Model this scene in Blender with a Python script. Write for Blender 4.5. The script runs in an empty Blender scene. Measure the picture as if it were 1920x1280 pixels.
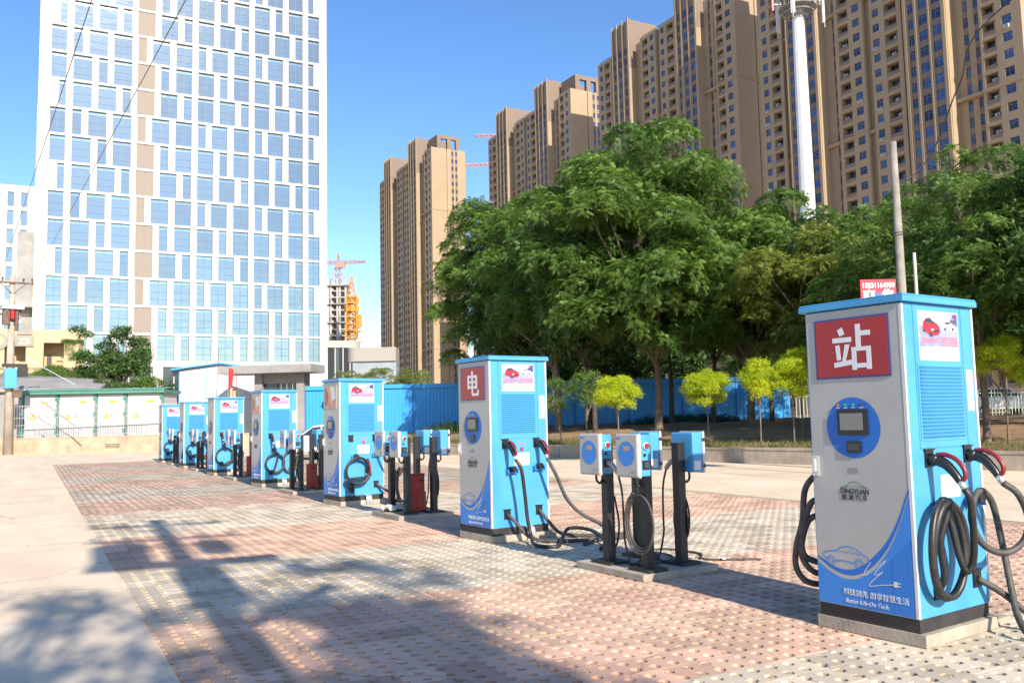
import bpy, math, random
import numpy as np
from mathutils import Vector, Matrix, geometry
random.seed(7)
rng = np.random.default_rng(7)
SC = bpy.context.scene
COL = SC.collection
R = math.radians

# ------------------------------------------------------------------ camera, sky, sun, exposure
YAW, PIT, ROLL, HC = R(31.9106), R(4.9531), R(1.2174), 1.3828
cam = bpy.data.cameras.new('camera')
cam.sensor_width = 36.0
cam.lens = 36.0 * 1626.738 / 1920.0
cam.clip_start, cam.clip_end = 0.05, 4000.0
cam_o = bpy.data.objects.new('camera', cam)
COL.objects.link(cam_o)
_f = Vector((math.sin(YAW) * math.cos(PIT), math.cos(YAW) * math.cos(PIT), math.sin(PIT)))
_r0 = Vector((math.cos(YAW), -math.sin(YAW), 0))
_u0 = _r0.cross(_f)
_r = _r0 * math.cos(ROLL) - _u0 * math.sin(ROLL)
_u = _r0 * math.sin(ROLL) + _u0 * math.cos(ROLL)
cam_o.matrix_world = Matrix(((_r.x, _u.x, -_f.x, 0), (_r.y, _u.y, -_f.y, 0), (_r.z, _u.z, -_f.z, HC), (0, 0, 0, 1)))
SC.camera = cam_o

SUN_EL = R(29.5)
SUN_AZ = math.atan2(-0.10, -0.995)            # where the sun stands, clockwise from +Y
W = bpy.data.worlds.new('World')
SC.world = W
W.use_nodes = True
nt = W.node_tree
nt.nodes.clear()
_o = nt.nodes.new('ShaderNodeOutputWorld')
_b = nt.nodes.new('ShaderNodeBackground')
_s = nt.nodes.new('ShaderNodeTexSky')
_s.sky_type = 'NISHITA'
_s.sun_disc = False
_s.sun_elevation = SUN_EL
_s.sun_rotation = SUN_AZ
_s.altitude = 50
_s.air_density = 1.0
_s.dust_density = 0.4
_s.ozone_density = 2.6
_h = nt.nodes.new('ShaderNodeHueSaturation')          # the photograph's camera renders its blues vividly, all over the sky alike
_h.inputs['Saturation'].default_value = 1.2
_h.inputs['Hue'].default_value = 0.507
nt.links.new(_s.outputs[0], _h.inputs['Color'])
nt.links.new(_h.outputs[0], _b.inputs[0])
nt.links.new(_b.outputs[0], _o.inputs[0])
_b.inputs[1].default_value = 0.122
sun = bpy.data.lights.new('sun', 'SUN')
sun.energy = 4.6
sun.angle = R(0.55)
sun.color = (1.0, 0.90, 0.76)
sun_o = bpy.data.objects.new('sun', sun)
COL.objects.link(sun_o)
_d = Vector((0.10 * math.cos(SUN_EL), 0.995 * math.cos(SUN_EL), -math.sin(SUN_EL)))
sun_o.rotation_euler = _d.to_track_quat('-Z', 'Y').to_euler()
sun_o.location = (-20, -60, 60)
SC.view_settings.view_transform = 'Standard'
SC.view_settings.look = 'None'
SC.view_settings.gamma = 1.0
SC.view_settings.use_curve_mapping = False
SC.view_settings.exposure = 0.90
SC.cycles.max_bounces = 6
SC.cycles.transparent_max_bounces = 8
SC.cycles.use_denoising = True

# ------------------------------------------------------------------ helpers
def S(r, g, b):
    f = lambda c: (c / 255.0) / 12.92 if c / 255.0 <= 0.04045 else ((c / 255.0 + 0.055) / 1.055) ** 2.4
    return (f(r), f(g), f(b))

MATS = {}
def M(name, col, rough=0.6, metal=0.0, var=0.0, vscale=3.0, col2=None, bump=0.0, bscale=60.0, spec=0.5, coat=0.0, tint=0.0, streak=0.0, tracks=0.0, world=False):
    """procedural Principled material: two-scale noise colour variation, fine bump, optional per-piece tint and vertical streaks"""
    if name in MATS:
        return MATS[name]
    m = bpy.data.materials.new(name)
    m.use_nodes = True
    n, l = m.node_tree.nodes, m.node_tree.links
    p = n['Principled BSDF']
    p.inputs['Roughness'].default_value = rough
    p.inputs['Metallic'].default_value = metal
    p.inputs['Specular IOR Level'].default_value = spec
    p.inputs['Coat Weight'].default_value = coat
    p.inputs['Base Color'].default_value = (*col, 1)
    m.diffuse_color = (*col, 1)
    src = None
    if var > 0 or bump > 0 or streak > 0 or tracks > 0:
        tc = n.new('ShaderNodeTexCoord')
        co = n.new('ShaderNodeNewGeometry').outputs['Position'] if world else tc.outputs['Object']
    if var > 0:
        a = n.new('ShaderNodeTexNoise'); a.inputs['Scale'].default_value = vscale; a.inputs['Detail'].default_value = 8
        a.inputs['Roughness'].default_value = 0.65
        l.new(co, a.inputs['Vector'])
        rp = n.new('ShaderNodeValToRGB')
        rp.color_ramp.elements[0].position = 0.32
        rp.color_ramp.elements[1].position = 0.68
        c2 = col2 or tuple(max(0, c * (1 - 1.6 * var)) for c in col)
        hi = tuple(min(1, c * (1 + 0.5 * var)) for c in col)
        rp.color_ramp.elements[0].color = (*c2, 1)
        rp.color_ramp.elements[1].color = (*hi, 1)
        l.new(a.outputs['Fac'], rp.inputs['Fac'])
        src = rp.outputs['Color']
        rr = n.new('ShaderNodeMapRange'); rr.inputs['To Min'].default_value = max(0.03, rough - 0.08); rr.inputs['To Max'].default_value = min(1, rough + 0.1)
        l.new(a.outputs['Fac'], rr.inputs['Value']); l.new(rr.outputs['Result'], p.inputs['Roughness'])
    def mul(src, fac_out, lo, hi):
        mr = n.new('ShaderNodeMapRange'); mr.inputs['To Min'].default_value = lo; mr.inputs['To Max'].default_value = hi
        l.new(fac_out, mr.inputs['Value'])
        mx = n.new('ShaderNodeMix'); mx.data_type = 'RGBA'; mx.blend_type = 'MULTIPLY'; mx.inputs[0].default_value = 1.0
        if src is None: mx.inputs[6].default_value = (*col, 1)
        else: l.new(src, mx.inputs[6])
        l.new(mr.outputs['Result'], mx.inputs[7])
        return mx.outputs[2]
    if streak > 0:
        mp = n.new('ShaderNodeMapping'); mp.inputs['Scale'].default_value = (9, 9, 0.7)
        l.new(co, mp.inputs['Vector'])
        st = n.new('ShaderNodeTexNoise'); st.inputs['Scale'].default_value = 2.0; st.inputs['Detail'].default_value = 5
        l.new(mp.outputs['Vector'], st.inputs['Vector'])
        src = mul(src, st.outputs['Fac'], 1 - streak, 1 + 0.6 * streak)
    if tracks > 0:                                   # wheel-swept dust and a few stains, long in one direction
        mp = n.new('ShaderNodeMapping'); mp.inputs['Scale'].default_value = (1.5, 0.16, 1); mp.inputs['Rotation'].default_value = (0, 0, 0.25)
        l.new(co, mp.inputs['Vector'])
        st = n.new('ShaderNodeTexNoise'); st.inputs['Scale'].default_value = 1.3; st.inputs['Detail'].default_value = 7; st.inputs['Distortion'].default_value = 0.6
        l.new(mp.outputs['Vector'], st.inputs['Vector'])
        src = mul(src, st.outputs['Fac'], 1 - 1.6 * tracks, 1 + 1.2 * tracks)
        vo = n.new('ShaderNodeTexNoise'); vo.inputs['Scale'].default_value = 2.3; vo.inputs['Detail'].default_value = 4
        l.new(co, vo.inputs['Vector'])
        rq = n.new('ShaderNodeMapRange'); rq.inputs['From Min'].default_value = 0.66; rq.inputs['From Max'].default_value = 0.74
        l.new(vo.outputs['Fac'], rq.inputs['Value'])
        src = mul(src, rq.outputs['Result'], 1.0, 1 - tracks)
        dn = n.new('ShaderNodeTexNoise'); dn.inputs['Scale'].default_value = 1.1; dn.inputs['Detail'].default_value = 5
        l.new(co, dn.inputs['Vector'])
        ad = n.new('ShaderNodeVectorMath'); ad.operation = 'ADD'; l.new(co, ad.inputs[0]); l.new(dn.outputs['Color'], ad.inputs[1])
        vr = n.new('ShaderNodeTexVoronoi'); vr.feature = 'DISTANCE_TO_EDGE'; vr.inputs['Scale'].default_value = 0.33
        l.new(ad.outputs['Vector'], vr.inputs['Vector'])
        rc = n.new('ShaderNodeMapRange'); rc.inputs['From Min'].default_value = 0.001; rc.inputs['From Max'].default_value = 0.006
        l.new(vr.outputs['Distance'], rc.inputs['Value'])
        src = mul(src, rc.outputs['Result'], 0.72, 1.0)
        sp = n.new('ShaderNodeTexNoise'); sp.inputs['Scale'].default_value = 45; sp.inputs['Detail'].default_value = 3
        l.new(co, sp.inputs['Vector'])
        src = mul(src, sp.outputs['Fac'], 0.88, 1.12)
    if tint > 0:
        at = n.new('ShaderNodeAttribute'); at.attribute_name = 'tint'
        src = mul(src, at.outputs['Fac'], 1 - tint, 1 + tint)
    if src is not None:
        l.new(src, p.inputs['Base Color'])
    if bump > 0:
        b = n.new('ShaderNodeTexNoise'); b.inputs['Scale'].default_value = bscale; b.inputs['Detail'].default_value = 6
        l.new(co, b.inputs['Vector'])
        bn = n.new('ShaderNodeBump'); bn.inputs['Strength'].default_value = bump; bn.inputs['Distance'].default_value = 0.02
        l.new(b.outputs['Fac'], bn.inputs['Height']); l.new(bn.outputs['Normal'], p.inputs['Normal'])
    MATS[name] = m
    return m

def glass(name, col, rough, metal, wave=0.02, ws=0.5, rnd=0.25):
    """reflective pane: slight waviness and a different tone for each window"""
    m = M(name, col, rough, metal=metal)
    n, l = m.node_tree.nodes, m.node_tree.links
    p = n['Principled BSDF']
    oi = n.new('ShaderNodeObjectInfo'); mr = n.new('ShaderNodeMapRange')
    mr.inputs['To Min'].default_value = 1 - rnd; mr.inputs['To Max'].default_value = 1 + rnd
    l.new(oi.outputs['Random'], mr.inputs['Value'])
    mx = n.new('ShaderNodeMix'); mx.data_type = 'RGBA'; mx.blend_type = 'MULTIPLY'; mx.inputs[0].default_value = 1
    mx.inputs[6].default_value = (*col, 1); l.new(mr.outputs['Result'], mx.inputs[7]); l.new(mx.outputs[2], p.inputs['Base Color'])
    ge = n.new('ShaderNodeNewGeometry'); b = n.new('ShaderNodeTexNoise'); b.inputs['Scale'].default_value = ws; b.inputs['Detail'].default_value = 2
    l.new(ge.outputs['Position'], b.inputs['Vector'])
    bn = n.new('ShaderNodeBump'); bn.inputs['Strength'].default_value = wave; bn.inputs['Distance'].default_value = 1.0
    l.new(b.outputs['Fac'], bn.inputs['Height']); l.new(bn.outputs['Normal'], p.inputs['Normal'])
    return m

def leaf_mat(name, col, col2, trans=0.3):
    m = bpy.data.materials.new(name); m.use_nodes = True
    n, l = m.node_tree.nodes, m.node_tree.links
    p = n['Principled BSDF']; out = n['Material Output']
    at = n.new('ShaderNodeAttribute'); at.attribute_name = 'tint'
    mx = n.new('ShaderNodeMix'); mx.data_type = 'RGBA'
    mx.inputs[6].default_value = (*col, 1); mx.inputs[7].default_value = (*col2, 1)
    l.new(at.outputs['Fac'], mx.inputs[0])
    l.new(mx.outputs[2], p.inputs['Base Color'])
    p.inputs['Roughness'].default_value = 0.5
    p.inputs['Specular IOR Level'].default_value = 0.35
    tr = n.new('ShaderNodeBsdfTranslucent')
    hs = n.new('ShaderNodeHueSaturation'); hs.inputs['Saturation'].default_value = 1.1; hs.inputs['Value'].default_value = 1.5
    l.new(mx.outputs[2], hs.inputs['Color']); l.new(hs.outputs['Color'], tr.inputs['Color'])
    ms = n.new('ShaderNodeMixShader'); ms.inputs[0].default_value = trans
    l.new(p.outputs[0], ms.inputs[1]); l.new(tr.outputs[0], ms.inputs[2]); l.new(ms.outputs[0], out.inputs[0])
    MATS[name] = m
    return m

def put(o, label=None, cat=None, group=None, kind=None):
    if label: o['label'] = label
    if cat: o['category'] = cat
    if group: o['group'] = group
    if kind: o['kind'] = kind
    return o

def link(name, mesh, parent=None, loc=None, rz=None):
    o = bpy.data.objects.new(name, mesh)
    COL.objects.link(o)
    if parent is not None: o.parent = parent
    if loc is not None: o.location = loc
    if rz is not None: o.rotation_euler = (0, 0, rz)
    return o

def empty(name, loc=(0, 0, 0), rz=0.0, label=None, cat=None, group=None, kind=None):
    o = link(name, None, None, loc, rz)
    o.empty_display_size = 0.2
    return put(o, label, cat, group, kind)

def crom(pts, sub=8):
    """smooth path through points (Catmull-Rom)"""
    P = [Vector(p) for p in pts]
    P = [P[0] * 2 - P[1]] + P + [P[-1] * 2 - P[-2]]
    out = []
    for i in range(1, len(P) - 2):
        a, b, c, d = P[i - 1], P[i], P[i + 1], P[i + 2]
        for k in range(sub):
            t = k / sub
            out.append(0.5 * ((2 * b) + (c - a) * t + (2 * a - 5 * b + 4 * c - d) * t * t + (3 * b - a - 3 * c + d) * t ** 3))
    out.append(P[-2])
    return out

class MB:
    def __init__(s):
        s.v, s.f, s.m = [], [], []
        s.M = Matrix.Identity(4)
    def _add(s, vs, fs, m=0):
        b = len(s.v)
        s.v += [tuple(s.M @ Vector(v)) for v in vs]
        s.f += [tuple(b + i for i in f) for f in fs]
        s.m += [m] * len(fs)
    def box(s, x0, x1, y0, y1, z0, z1, m=0):
        if x0 > x1: x0, x1 = x1, x0
        if y0 > y1: y0, y1 = y1, y0
        if z0 > z1: z0, z1 = z1, z0
        s._add([(x0, y0, z0), (x1, y0, z0), (x1, y1, z0), (x0, y1, z0), (x0, y0, z1), (x1, y0, z1), (x1, y1, z1), (x0, y1, z1)],
               [(0, 3, 2, 1), (4, 5, 6, 7), (0, 1, 5, 4), (1, 2, 6, 5), (2, 3, 7, 6), (3, 0, 4, 7)], m)
        return s
    def poly(s, pts, m=0):
        s._add(pts, [tuple(range(len(pts)))], m); return s
    def prism(s, pts, ext, m=0):
        """flat polygon pts (3-D, counter-clockwise seen from where ext points) pushed along ext"""
        n = len(pts); e = Vector(ext)
        top = [tuple(Vector(p) + e) for p in pts]
        s._add(list(pts) + top, [tuple(range(n - 1, -1, -1)), tuple(range(n, 2 * n))] + [(i, (i + 1) % n, n + (i + 1) % n, n + i) for i in range(n)], m)
        return s
    def cyl(s, p0, p1, r0, r1=None, n=12, m=0, caps=True):
        r1 = r0 if r1 is None else r1
        p0, p1 = Vector(p0), Vector(p1)
        d = (p1 - p0).normalized()
        a = d.orthogonal().normalized(); b = d.cross(a)
        vs = []
        for p, r in ((p0, r0), (p1, r1)):
            for i in range(n):
                t = 2 * math.pi * i / n
                vs.append(tuple(p + a * (r * math.cos(t)) + b * (r * math.sin(t))))
        fs = [(i, (i + 1) % n, n + (i + 1) % n, n + i) for i in range(n)]
        if caps: fs += [tuple(range(n - 1, -1, -1)), tuple(range(n, 2 * n))]
        s._add(vs, fs, m); return s
    def tube(s, pts, r, n=8, m=0, sub=0):
        P = crom(pts, sub) if sub else [Vector(p) for p in pts]
        rr = r if callable(r) else (lambda t: r)
        vs, fs = [], []
        t0 = (P[1] - P[0]).normalized(); a = t0.orthogonal().normalized()
        N = len(P)
        for i, p in enumerate(P):
            t = (P[min(i + 1, N - 1)] - P[max(i - 1, 0)])
            t = t.normalized() if t.length > 1e-9 else t0
            a = (a - t * a.dot(t)); a = a.normalized() if a.length > 1e-6 else t.orthogonal().normalized()
            b = t.cross(a)
            q = rr(i / (N - 1))
            vs += [tuple(p + a * (q * math.cos(2 * math.pi * k / n)) + b * (q * math.sin(2 * math.pi * k / n))) for k in range(n)]
        for i in range(N - 1):
            fs += [(i * n + k, i * n + (k + 1) % n, (i + 1) * n + (k + 1) % n, (i + 1) * n + k) for k in range(n)]
        fs += [tuple(range(n - 1, -1, -1)), tuple((N - 1) * n + k for k in range(n))]
        s._add(vs, fs, m); return s
    def disc(s, c, nrm, r, n=32, m=0, rz=None):
        c, nrm = Vector(c), Vector(nrm).normalized()
        b = Vector((0, 0, 1)) if abs(nrm.z) < 0.9 else Vector((1, 0, 0))
        a = b.cross(nrm).normalized()
        s._add([tuple(c + a * (r * math.cos(2 * math.pi * i / n)) + b * ((rz or r) * math.sin(2 * math.pi * i / n))) for i in range(n)], [tuple(range(n))], m); return s
    def mesh(s, name, mats, smooth=False):
        me = bpy.data.meshes.new(name)
        me.from_pydata(s.v, [], s.f)
        for mt in (mats if isinstance(mats, (list, tuple)) else [mats]): me.materials.append(mt)
        if any(s.m): me.polygons.foreach_set('material_index', s.m)
        if smooth: me.polygons.foreach_set('use_smooth', [True] * len(s.f))
        me.update()
        return me
    def build(s, name, mats, parent=None, smooth=False, bevel=0.0, loc=None, rz=None):
        o = link(name, s.mesh(name, mats, smooth), parent, loc, rz)
        if bevel > 0:
            md = o.modifiers.new('bevel', 'BEVEL'); md.width = bevel; md.segments = 2; md.limit_method = 'ANGLE'; md.angle_limit = R(40)
        return o

def np_mesh(name, V, F, mats, tint=None, smooth=False, midx=None):
    """big triangle mesh straight from numpy arrays"""
    me = bpy.data.meshes.new(name)
    V = np.ascontiguousarray(V, np.float32); F = np.ascontiguousarray(F, np.int32)
    k = F.shape[1]
    me.vertices.add(len(V)); me.vertices.foreach_set('co', V.ravel())
    me.loops.add(F.size); me.loops.foreach_set('vertex_index', F.ravel())
    me.polygons.add(len(F)); me.polygons.foreach_set('loop_start', np.arange(0, F.size, k, dtype=np.int32))
    for mt in (mats if isinstance(mats, (list, tuple)) else [mats]): me.materials.append(mt)
    if midx is not None: me.polygons.foreach_set('material_index', np.ascontiguousarray(midx, np.int32))
    if tint is not None:
        at = me.attributes.new('tint', 'FLOAT', 'POINT'); at.data.foreach_set('value', np.ascontiguousarray(tint, np.float32))
    me.update(calc_edges=True)
    me.polygons.foreach_set('use_smooth', [bool(smooth)] * len(F))
    return me

def lettering(body, size, mat, parent, origin, xdir, ydir, align='CENTER', bold=0.0, depth=0.0015, name='lettering', shear=0.0, sx=1.0):
    """flat writing as real mesh: origin is the middle of the line, xdir the reading direction"""
    c = bpy.data.curves.new('t', 'FONT')
    c.body = body; c.size = size; c.align_x = align; c.align_y = 'CENTER'; c.offset = bold; c.extrude = depth; c.shear = shear
    c.resolution_u = 3
    o = bpy.data.objects.new('t', c); COL.objects.link(o)
    dg = bpy.context.evaluated_depsgraph_get()
    me = bpy.data.meshes.new_from_object(o.evaluated_get(dg))
    bpy.data.objects.remove(o); bpy.data.curves.remove(c)
    X, Y = Vector(xdir), Vector(ydir); Z = X.cross(Y)
    me.transform(Matrix(((X.x * sx, Y.x, Z.x, origin[0]), (X.y * sx, Y.y, Z.y, origin[1]), (X.z * sx, Y.z, Z.z, origin[2]), (0, 0, 0, 1))))
    me.materials.clear(); me.materials.append(mat)
    me.name = name
    return link(name, me, parent)

# ------------------------------------------------------------------ materials
m_sand = M('sandy_concrete', (0.68, 0.555, 0.395), 0.9, var=0.2, vscale=0.55, bump=0.25, bscale=35, col2=(0.60, 0.475, 0.335), tracks=0.13)
m_slab = M('pale_concrete', (0.57, 0.49, 0.385), 0.88, var=0.14, vscale=1.1, bump=0.2, bscale=50, col2=(0.57, 0.48, 0.36), tracks=0.14)
m_wallc = M('weathered_concrete', (0.40, 0.335, 0.265), 0.92, var=0.3, vscale=1.6, bump=0.3, bscale=30, streak=0.18, col2=(0.25, 0.205, 0.16))
m_soil = M('sandy_soil', (0.40, 0.30, 0.19), 0.95, var=0.35, vscale=9.0, bump=0.6, bscale=70, col2=(0.34, 0.25, 0.16))
m_paver_g = M('grey_paver', (0.49, 0.435, 0.35), 0.88, var=0.22, vscale=1.1, bump=0.35, bscale=160, tint=0.24, world=True, tracks=0.13, col2=(0.47, 0.385, 0.275))
m_paver_r = M('red_paver', (0.54, 0.325, 0.245), 0.88, var=0.28, vscale=1.1, bump=0.35, bscale=160, tint=0.24, world=True, tracks=0.13, col2=(0.53, 0.385, 0.265))
m_bed = M('dry_earth', (0.30, 0.185, 0.10), 0.95, var=0.35, vscale=1.2, bump=0.5, bscale=20, col2=(0.17, 0.12, 0.06))
m_dark = M('black_metal', (0.022, 0.021, 0.022), 0.45, var=0.3, vscale=12, bump=0.05)
m_rubber = M('black_rubber', (0.028, 0.026, 0.026), 0.42, var=0.35, vscale=14)
m_rubber2 = M('dusty_rubber', (0.075, 0.068, 0.062), 0.6, var=0.35, vscale=14)

# ------------------------------------------------------------------ ground, pavers
FA = 0.05
ES = np.array([math.cos(FA), -math.sin(FA)]); ET = np.array([math.sin(FA), math.cos(FA)]); FO = np.array([0.74, 0.0])
S1, T0, T1 = 9.7, 1.2, 36.0
def fld(s, t, z=0.0):
    p = FO + ES * s + ET * t
    return (float(p[0]), float(p[1]), z)
g = MB()
B = 2600.0
c = [fld(0, T0), fld(S1, T0), fld(S1, T1), fld(0, T1)]
q = [(-B, -B, 0), (B, -B, 0), (B, B, 0), (-B, B, 0)]
for i in range(4):
    g.poly([q[i], q[(i + 1) % 4], c[(i + 1) % 4], c[i]])
ground = put(g.build('ground', m_sand), kind='structure')
# paler poured strip on the left with joints, 4 mm proud of the yard
ap = MB()
for k, (t0, t1) in enumerate([(1.2, 4.2), (4.212, 7.2)]):
    a, b = fld(-0.03, t0), fld(-0.03, t1)
    ap.poly([(a[0] - 4.6, a[1] + .25, .004), (a[0], a[1], .004), (b[0], b[1], .004), (b[0] - 4.6, b[1] + .25, .004)])
put(ap.build('concrete_apron', m_slab), kind='structure')

yard = empty('paved_yard', (0, 0, 0), kind='structure')
# soil under and inside the pavers: rough close by, flat further off
def grid(s0, s1, t0, t1, n, m, amp, z):
    s, t = np.meshgrid(np.linspace(s0, s1, n), np.linspace(t0, t1, m))
    P = FO[None, None] + s[..., None] * ES + t[..., None] * ET
    h = rng.normal(0, 1, s.shape)
    h = (h + np.roll(h, 1, 0) + np.roll(h, 1, 1) + np.roll(h, (1, 1), (0, 1))) / 2
    Z = z + amp * h
    Z = np.minimum(Z, -0.003)
    V = np.dstack([P, Z]).reshape(-1, 3)
    i = (np.arange(m - 1)[:, None] * n + np.arange(n - 1)[None]).ravel()
    return V, np.stack([i, i + 1, i + 1 + n, i + n], 1)
V, F = grid(0, S1, T0, 14, 230, 300, 0.0075, -0.017)
link('soil_bed', np_mesh('soil_bed', V, F, m_soil, smooth=True), yard)
V, F = grid(0, S1, 14, T1, 6, 8, 0.0, -0.003)
link('soil_bed', np_mesh('soil_bed_far', V, F, M('sand_fill', (0.52, 0.425, 0.31), .95, var=.2, vscale=3)), yard)

PW, PD, HP = 0.256, 0.24, 0.12
def paver_shape(seg, thick):
    w, d, r = PW / 2 - 0.0008, PD / 2 - 0.0008, 0.0345
    out = []
    def notch(cx, cy, a0, a1):
        return [(cx + r * math.cos(a0 + (a1 - a0) * i / seg), cy + r * 1.05 * math.sin(a0 + (a1 - a0) * i / seg)) for i in range(seg + 1)]
    out += [(-w, -d), (w, -d)]
    for cy in (-HP / 2, HP / 2): out += notch(w, cy, 1.5 * math.pi, 0.5 * math.pi)
    out += [(w, d), (-w, d)]
    for cy in (HP / 2, -HP / 2): out += notch(-w, cy, 0.5 * math.pi, -0.5 * math.pi)
    holes = [[(r * math.cos(-2 * math.pi * i / (seg * 2)), cy + r * 1.05 * math.sin(-2 * math.pi * i / (seg * 2))) for i in range(seg * 2)] for cy in (-HP / 2, HP / 2)]
    loops = [out] + holes
    flat = [p for lp in loops for p in lp]
    tris = [tuple(t) for t in geometry.tessellate_polygon([[Vector((x, y, 0)) for x, y in lp] for lp in loops])]
    fix = []
    for a, b, c_ in tris:
        (x0, y0), (x1, y1), (x2, y2) = flat[a], flat[b], flat[c_]
        fix.append((a, b, c_) if (x1 - x0) * (y2 - y0) - (x2 - x0) * (y1 - y0) > 0 else (a, c_, b))
    V = [(x, y, 0.0) for x, y in flat]; F = list(fix)
    if thick:
        n = len(flat); V += [(x, y, -thick) for x, y in flat]; o = 0
        for lp in loops:
            k = len(lp)
            for i in range(k):
                a, b = o + i, o + (i + 1) % k
                F += [(a, a + n, b + n), (a, b + n, b)]
            o += k
    return np.array(V, np.float32), np.array(F, np.int32)
PVh, PFh = paver_shape(4, 0.028)
PVl, PFl = paver_shape(3, 0.0)
RED = [(3.42, 6.30), (9.05, 11.78), (14.72, 17.6), (20.6, 23.6), (26.3, 29.0), (31.9, 34.9)]
FOOT = [(4.3, 3.0, 5.95, 4.2)]
tiles = []
for j in range(int((T1 - T0) / PD)):
    for i in range(int(S1 / PW)):
        s, t = PW * (i + 0.5), T0 + PD * (j + 0.5)
        x, y, _z = fld(s, t)
        yy = y + 0.05 * (x - 3)
        red = any(a <= yy <= b for a, b in RED)
        tiles.append((s, t, x, y, red))
rot = math.atan2(-math.sin(FA), math.cos(FA))
def view(x, y):
    v = Vector((x, y, -HC)); d = v.dot(_f)
    if d < 0.5: return None
    return v.dot(_r) / d * 1626.738 + 960, -v.dot(_u) / d * 1626.738 + 640, d
cand = []
for k, (s, t, x, y, red) in enumerate(tiles):
    p = view(x, y)
    if p and -10 < p[0] < 1930 and p[1] < 1285: cand.append((p[2], k))
cand.sort()
near = {k for _d2, k in cand[:300]}
variants = {}
for red in (0, 1):
    for v in range(5):
        variants[red, v] = np_mesh('paver', PVh, PFh, m_paver_r if red else m_paver_g, tint=np.full(len(PVh), (v + 0.5) / 5))
for k in sorted(near):
    s, t, x, y, red = tiles[k]
    o = link('paver', variants[int(red), random.randrange(5)], yard, (x, y, random.uniform(-.0025, .0015)))
    o.rotation_euler = (random.gauss(0, .006), random.gauss(0, .006), rot + random.gauss(0, .006))
groups = {}
for k, tl in enumerate(tiles):
    if k in near or (tl[3] < 1.0): continue
    groups.setdefault((bool(tl[4]), tl[3] < 15), []).append(tl)
cr, sr = math.cos(rot), math.sin(rot)
for (red, close), L in groups.items():
    PV, PF = (PVh, PFh) if close else (PVl, PFl)
    L = np.array([(a[2], a[3]) for a in L], np.float32); n = len(L)
    base = np.stack([PV[:, 0] * cr - PV[:, 1] * sr, PV[:, 0] * sr + PV[:, 1] * cr, PV[:, 2]], 1)
    Vv = np.repeat(base[None], n, 0)
    tx, ty = rng.normal(0, .006, (n, 1)), rng.normal(0, .006, (n, 1))
    Vv[:, :, 2] += base[None, :, 0] * tx + base[None, :, 1] * ty + rng.uniform(-.0025, .0015, (n, 1))
    Vv[:, :, :2] += L[:, None, :]
    Ff = PF[None] + (np.arange(n) * len(PV))[:, None, None]
    tn = np.repeat(rng.integers(0, 5, n) / 5 + .1, len(PV))
    o = link('pavers', np_mesh('pavers', Vv.reshape(-1, 3), Ff.reshape(-1, 3), m_paver_r if red else m_paver_g, tint=tn), yard)
    o['kind'] = 'stuff'

# ------------------------------------------------------------------ low walls, planting bed, left wall
def wall_x(y): return 20.9 - 0.185 * y
wl = MB()
prev = None
NS = 14
for i in range(NS):
    ya, yb = -14 + 48 * i / NS, -14 + 48 * (i + 1) / NS - 0.015
    xa, xb = wall_x(ya), wall_x(yb)
    wl.prism([(xa, ya, 0), (xa + .3, ya + .055, 0), (xb + .3, yb + .055, 0), (xb, yb, 0)], (0, 0, 0.36))
    wl.prism([(xa - .02, ya, .36), (xa + .33, ya + .06, .36), (xb + .33, yb + .06, .36), (xb - .02, yb, .36)], (0, 0, 0.05))
put(wl.build('retaining_wall', m_wallc), 'long low weathered concrete wall holding the tree bed behind the yard', 'wall')
# planting bed: a gently rising sheet of dry earth
n1, n2 = 90, 60
ss, tt = np.meshgrid(np.linspace(-14, 46, n1), np.linspace(0.28, 60, n2) ** 1.0)
X = wall_x(ss) + tt; Y = ss + tt * 0.185
hz = rng.normal(0, 1, ss.shape)
for _k in range(3): hz = (hz + np.roll(hz, 1, 0) + np.roll(hz, -1, 0) + np.roll(hz, 1, 1) + np.roll(hz, -1, 1)) / 3.2
Zb = 0.37 + 0.55 * np.clip(tt / 12, 0, 1) + 0.05 * hz * np.clip(tt / 2, 0, 1)
Vb = np.stack([X, Y, Zb], -1).reshape(-1, 3)
ii = (np.arange(n2 - 1)[:, None] * n1 + np.arange(n1 - 1)[None]).ravel()
put(link('planting_bed', np_mesh('planting_bed', Vb, np.stack([ii, ii + 1, ii + 1 + n1, ii + n1], 1), m_bed, smooth=True)), kind='structure')
def bed_z(x, y):
    t = (x - wall_x(y)) * 0.97
    return 0.37 + 0.55 * min(1, max(0, t / 12))
m_grass = leaf_mat('grass_blade', (0.055, 0.085, 0.02), (0.19, 0.17, 0.06), 0.25)
ng = 26000
gs = rng.uniform(-4, 36, ng); gt = np.abs(rng.normal(0, 1, ng)) * 1.5 + 0.32
keep = rng.random(ng) < (0.35 + 0.65 * (np.sin(gs * 2.1) * np.sin(gs * 0.7 + gt * 2) > -0.3))
gs, gt = gs[keep], gt[keep]; ng = len(gs)
gx, gy = wall_x(gs) + gt, gs + gt * .185
gz = 0.37 + 0.55 * np.clip(gt / 12, 0, 1) - .02
ang = rng.uniform(0, 2 * math.pi, ng); hh = rng.uniform(.05, .2, ng) * np.clip(1.25 - gt * .2, .4, 1.2); wd = rng.uniform(.008, .016, ng)
lean = rng.normal(0, .06, (ng, 2))
Vg = np.stack([np.stack([gx - wd * np.cos(ang), gy - wd * np.sin(ang), gz], 1), np.stack([gx + wd * np.cos(ang), gy + wd * np.sin(ang), gz], 1), np.stack([gx + lean[:, 0], gy + lean[:, 1], gz + hh], 1)], 1).reshape(-1, 3)
put(link('grass', np_mesh('grass', Vg, np.arange(3 * ng).reshape(-1, 3), m_grass, tint=np.repeat(rng.random(ng), 3))), 'tufts of short dry grass along the top of the retaining wall', 'grass', kind='stuff')

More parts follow.
